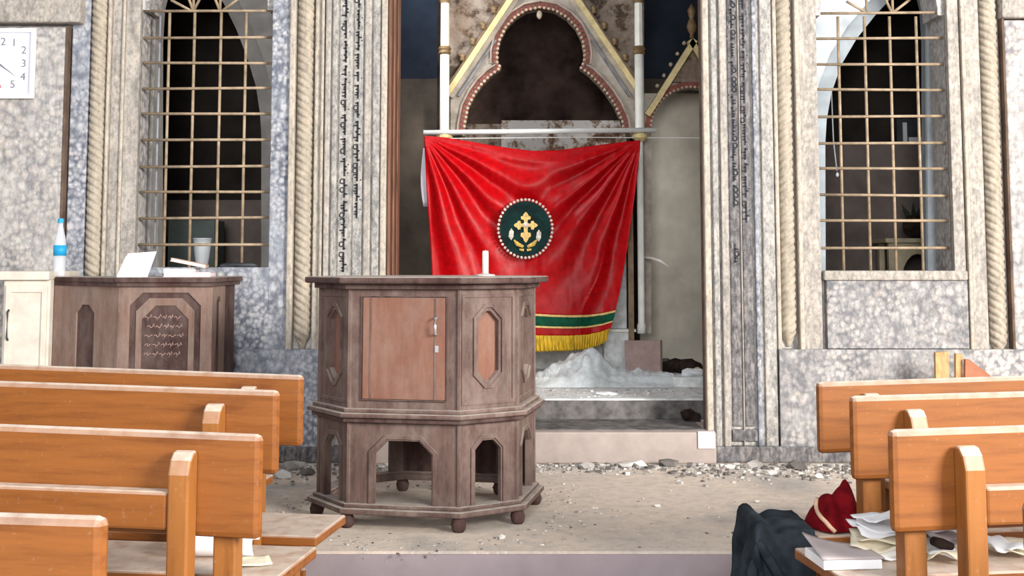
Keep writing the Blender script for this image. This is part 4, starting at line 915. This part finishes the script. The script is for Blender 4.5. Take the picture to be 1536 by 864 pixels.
# ================================================================ RUBBLE, SHEETING, DEBRIS
def scatter(name, n, region, smin, smax, mats, label, cat, seed, zfn=lambda x, y: 0.0):
    rnd = random.Random(seed); m = MB(); mi = []
    while n > 0:
        n -= 1; x, y = region(rnd)
        if abs(x + 0.412) < 0.52 and abs(y - 6.03) < 0.5 and abs(x + 0.412) + abs(y - 6.03) < 0.78: continue
        if x < -1.75 and y > 6.55: continue
        s_ = rnd.uniform(smin, smax) * rnd.uniform(0.4, 1)
        hs = [rnd.uniform(0.5, 1.2) * s_ for _ in range(4)]; a0_ = rnd.uniform(0, 6.28); z = zfn(x, y)
        pts = [(x + math.cos(a0_ + k * 1.57) * hs[k], y + math.sin(a0_ + k * 1.57) * hs[k], z - 0.002) for k in range(4)]
        m.prism(pts, (rnd.uniform(-.3, .3) * s_, rnd.uniform(-.3, .3) * s_, s_ * rnd.uniform(0.4, 1.0))); mi += [rnd.choice(range(len(mats)))] * 6
    o = m.build(name, mats[0])
    for k in mats[1:]: o.data.materials.append(M[k])
    if len(mi) == len(o.data.polygons): o.data.polygons.foreach_set('material_index', mi)
    o['kind'] = 'stuff'; return tag(o, label, cat)
def reg_wall(r):
    x = r.uniform(-2.6, 2.9); return x, YW - 0.10 - abs(r.gauss(0, 0.13 + 0.1 * (x > 0.9) + 0.12 * (x < -0.9)))
def reg_all(r): return r.uniform(-2.6, 2.6), r.uniform(5.22, 7.1)
def reg_pul(r):
    a = r.uniform(0, 6.28); q = 0.62 + abs(r.gauss(0, 0.16)); return -0.41 + math.cos(a) * q, 6.0 + math.sin(a) * q * 0.95 - 0.05
scatter('rubble', 3400, reg_wall, 0.006, 0.026, ['rubble', 'rubble', 'rubble_dark', 'rubble', 'rubble_dark', 'rubble_white'], 'grey and charred rubble swept along the foot of the marble wall', 'rubble', 1)
scatter('floor_grit', 700, reg_all, 0.003, 0.010, ['rubble', 'grit_pale', 'grit_pale', 'rubble_dark'], 'fine pale grit strewn over the dusty platform', 'rubble', 4)
scatter('pulpit_grit', 500, reg_pul, 0.004, 0.013, ['rubble', 'rubble', 'rubble_dark', 'grit_pale'], 'grey grit lying around the foot of the pulpit', 'rubble', 5)
scatter('dais_grit', 160, lambda r: (r.uniform(0.1, 1.3), r.uniform(8.05, 8.6)), 0.005, 0.018, ['rubble', 'rubble_white'], 'white grit on the grey dais in the apse', 'rubble', 6, lambda x, y: zs2)
big = [(962, 684, 7.28, 0.035, 'rubble_white', 'large white plaster lump below the doorway step'), (1003, 683, 7.28, 0.045, 'rubble_dark', 'reddish brown dark lump below the doorway step'), (1094, 697, 7.2, 0.03, 'rubble_white', 'flat white chip near the paper square on the step'), (1158, 706, 7.0, 0.03, 'rubble_white', 'white plaster lump on the floor before the right pier'), (1227, 711, 6.9, 0.025, 'rubble_white', 'small white lump beside the frontmost right pew'), (936, 688, 7.25, 0.04, 'rubble', 'grey stone lump left of the white plaster lump'), (880, 690, 7.22, 0.035, 'rubble', 'grey stone lump near the pulpit below the step'), (1130, 690, 7.25, 0.045, 'rubble', 'grey stone lump below the right inscription'), (1195, 694, 7.2, 0.05, 'rubble_dark', 'dark stone lump at the foot of the right pier'), (440, 690, 7.2, 0.05, 'rubble', 'grey stone lump at the wall left of the pulpit'), (462, 700, 7.0, 0.045, 'rubble_dark', 'dark stone lump on the floor left of the pulpit'), (425, 705, 6.9, 0.04, 'rubble_white', 'white plaster lump left of the pulpit behind the pews'), (752, 790, 5.4, 0.016, 'rubble_white', 'white chip on the floor in front of the pulpit'), (985, 756, 6.1, 0.014, 'rubble_white', 'white chip in the middle of the bare platform'), (1135, 742, 6.2, 0.014, 'rubble_white', 'white chip on the platform near the jacket')]
for k, (a, b, Y, s_, mt, lb) in enumerate(big):
    p = P(a, b, Y); tag(MB().blob((p.x, Y, s_ * 0.45), s_ * 1.3, s_, s_ * 0.65, k * 3.1, 0.7, 1).build('rubble_lump', mt), lb, 'stone', 'rubble lumps on the platform')
# white square paper leaning on the step corner
q = P(1060, 660, YW - 0.085)
tag(MB().box(q.x - 0.05, q.x + 0.05, YW - 0.082, YW - 0.074, q.z - 0.05, q.z + 0.05).build('paper_square', 'paper'), 'square white paper stuck on the right corner of the doorway step', 'paper')
# plastic film heap
def film_fn(a, b):
    pxl = 802 + 208 * a; Y = 8.62 + 0.42 * b
    x = PX(pxl, Y, 545)
    env = math.sin(math.pi * min(max(a, 0.0), 1)) ** 0.5 * math.sin(math.pi * b) ** 0.6
    peak = 0.18 * math.exp(-(((a - 0.38) / 0.13) ** 2)) + 0.085 * math.exp(-(((a - 0.15) / 0.14) ** 2)) + 0.04
    z = env * peak * (0.75 + 0.5 * abs(noise.noise(Vector((a * 7, b * 4, 2))))) + 0.03 * env * abs(noise.noise(Vector((a * 18, b * 9, 5)))) * 1.6
    base = zs3 if Y > 8.78 else zs2 + (zs3 - zs2) * max(0, (Y - 8.70) / 0.08)
    return (x + 0.03 * noise.noise(Vector((a * 5, b * 5, 9))), Y, base + 0.006 + z)
tag(MB().grid(film_fn, 70, 34).build('plastic_sheet', 'film', smooth=True), 'crumpled cloudy plastic sheet on the steps below the curtain', 'plastic sheet')
# leaning tile
fn0 = P(965, 528, 8.86)
tile = MB().prism([(fn0.x - 0.135, 8.84, zs3 + 0.02), (fn0.x + 0.125, 8.86, zs3 + 0.004), (fn0.x + 0.14, 8.98, zs3 + 0.25), (fn0.x - 0.13, 8.97, zs3 + 0.25)], (0.02, 0.035, 0.0)).build('stone_tile', 'card', bevel=0.004)
tag(tile, 'square brownish stone tile leaning at the foot of the white column', 'tile')
bits = [(1008, 505, 9.2, 0.13, 0.1, 0.06, 'char', 'charred dark cloth heap right of the stone tile', 'cloth'), (1032, 520, 9.1, 0.10, 0.09, 0.07, 'char', 'blackened bundle against the right jamb of the doorway', 'bundle'), (995, 496, 9.3, 0.06, 0.06, 0.06, 'soot_shade', 'grey ash lump behind the stone tile', 'ash'), (1046, 513, 9.0, 0.035, 0.03, 0.035, 'bead', 'pale round stone at the doorway edge', 'stone'), (1040, 536, 8.9, 0.09, 0.05, 0.035, 'paper', 'white crumpled paper beside the right jamb of the doorway', 'paper'), (1000, 547, 8.85, 0.06, 0.04, 0.018, 'paper', 'white paper scrap right below the stone tile', 'paper'), (912, 592, 8.2, 0.07, 0.04, 0.015, 'paper', 'white scrap on the grey dais edge', 'paper'), (1036, 606, 8.0, 0.06, 0.06, 0.045, 'char', 'black clump in the corner of the doorway step', 'debris')]
for k, (a, b, Y, sx, sy, sz, mt, lb, ct_) in enumerate(bits):
    zf = zs3 if Y > 8.78 else (zs2 if Y >= 7.98 + 0.01 else zs1)
    if k == 7: zf = zs1; Y = 7.9
    x = PX(a, Y, b)
    tag(MB().blob((x, Y, zf + sz * 0.55), sx, sy, sz, k * 2.3 + 1, 0.6, 2).build('debris_lump', mt, smooth=False), lb, ct_)
# planks behind the frontmost right pew
PK = [0]
for nm, pts, mt, lb in (('plank', [(1408, 530, 7.1), (1428, 528, 7.1), (1440, 600, 6.8), (1418, 600, 6.8)], 'plank', 'raw wooden plank leaning behind the frontmost right pew, leftmost of two'), ('plank', [(1430, 530, 7.15), (1440, 530, 7.15), (1452, 600, 6.85), (1438, 600, 6.85)], 'plank', 'narrow pale plank leaning beside the reddish board'), ('board', [(1443, 538, 7.12), (1449, 538, 7.12), (1500, 566, 6.9), (1500, 600, 6.8), (1450, 600, 6.8)], 'plank_red', 'reddish triangular board leaning behind the frontmost right pew')):
    w_ = [P(*p) for p in pts]
    PK[0] += 1; bot = min(v.z for v in w_)
    low = [v for v in w_ if v.z < bot + 0.02]
    k_ = []
    for v in w_:
        if v.z < bot + 0.02:
            k_.append((v.x, v.y - 0.15, 0.0))
        else: k_.append(tuple(v))
    tag(MB().plate([(p[0], p[2]) for p in k_], [], (lambda kk: (lambda u, v, d: (u, 7.2 - 0.045 * PK[0] - (max(z for _, _, z in kk) - v) * 0.28 + d, v)))(k_), 0.03).build(nm, mt), lb, 'plank')
# ---- things seen in the sacristy rooms
fx0, fx1 = PX(1332, 8.7, 390), PX(1418, 8.7, 390)
cf = thing('arched_stool', 'cream wooden stand with round arch behind the right grille', 'stand', ((fx0 + fx1) / 2, 8.75, 0))
zt = PZ(364, 8.7); cc = (fx0 + fx1) / 2; hw = (fx1 - fx0) / 2
MB().plate([(fx0, 0), (fx0, zt), (fx1, zt), (fx1, 0)] + [(cc + hw * 0.6, 0)] + [(cc + hw * 0.6 * math.cos(t), zt - 0.32 + 0.24 * math.sin(t)) for t in [i / 10 * math.pi for i in range(11)]] + [(cc - hw * 0.6, 0)], [], lambda u, v, d: (u, 8.68 + d, v), 0.04).build('arched_front', 'cream_furn', cf)
box(fx0 - 0.03, fx1 + 0.03, 8.64, 8.98, zt, zt + 0.03).build('top', 'cream_furn', cf)
for u in (fx0, fx1 - 0.04): box(u, u + 0.04, 8.9, 8.95, 0, zt).build('leg', 'cream_furn', cf)
tag(MB().blob((PX(1382, 8.8, 350), 8.8, zt + 0.03 + 0.09), 0.13, 0.1, 0.085, 2, 0.6, 2).build('cloth_heap', 'char'), 'dark crumpled heap on top of the cream arched stand', 'cloth')
pl = thing('withered_plant', 'withered dark plant beside the heap behind the right grille', 'plant', (PX(1372, 8.9, 330), 8.9, zt + 0.15))
for k in range(9):
    a = k * 0.7; L = 0.1 + 0.05 * (k % 3); b0 = Vector((PX(1372, 8.9, 330), 8.9, zt + 0.13)); d_ = Vector((math.cos(a) * 0.7, math.sin(a) * 0.5, 1.0)).normalized()
    sd = d_.cross(Vector((0, 1, 0.3))).normalized() * 0.018
    m_ = b0 + d_ * L * 0.5; MB().prism([b0, m_ + sd, b0 + d_ * L, m_ - sd], (0, 0.003, 0)).build('leaf', 'leaf', pl)
# small white-edged picture standing on the partition
zpt = PZ(214, 9.1)
wf = thing('picture', 'small dark picture with white edges behind the right grille', 'picture', (PX(1380, 9.12, 200), 9.14, zpt))
box(PX(1354, 9.12, 195), PX(1360, 9.12, 195), 9.11, 9.125, zpt, PZ(184, 9.12)).build('frame_side', 'paper', wf)
box(PX(1363, 9.12, 208), PX(1411, 9.12, 208), 9.11, 9.125, zpt, PZ(206, 9.12)).build('frame_bottom', 'paper', wf)
box(PX(1346, 9.12, 208), PX(1411, 9.12, 208), 9.125, 9.15, zpt, PZ(178, 9.12)).build('backing', 'black_metal', wf)
pd = thing('hanging_cord', 'thin pale cord with small bulb hanging behind the right grille', 'cord', (PX(1254, 8.2, 230), 8.2, PZ(264, 8.2)))
MB().tube([(PX(1246, 8.2, 150), 8.2, ZT), (PX(1247, 8.2, 150), 8.2, PZ(120, 8.2)), (PX(1250, 8.2, 210), 8.2, PZ(210, 8.2)), (PX(1255, 8.2, 250), 8.2, PZ(256, 8.2))], 0.0045, 6).build('cord', 'steel', pd)
MB().blob((PX(1256, 8.2, 262), 8.2, PZ(262, 8.2)), 0.012, 0.012, 0.02, 1, 0.1).build('bulb', 'pet', pd, smooth=True)
# left room
gb = thing('metal_locker', 'grey-green metal box standing behind the left grille', 'box', (PX(285, 8.9, 350), 8.9, 0))
box(PX(252, 8.8, 350), PX(322, 8.8, 350), 8.8, 9.1, 0, PZ(330, 8.8)).build('body', 'green_box', gb, bevel=0.006); box(PX(256, 8.79, 350), PX(286, 8.79, 350), 8.79, 8.8, 0.1, PZ(335, 8.79)).build('door', 'green_box', gb)
zsl = WL['sill'] - 0.02
vs = thing('glass_vase', 'pale translucent vase on the ledge behind the left grille', 'vase', (PX(303, 7.98, 390), 7.98, zsl))
MB().lathe((PX(303, 7.98, 390), 7.98, zsl), [(0, 0.04), (0.05, 0.042), (0.1, 0.05), (0.17, 0.058), (0.2, 0.06)], 14).build('body', 'pet', vs, smooth=True)
MB().lathe((PX(303, 7.98, 390), 7.98, zsl + 0.2), [(0, 0.062), (0.012, 0.064)], 14).build('rim', 'pet', vs, smooth=True)
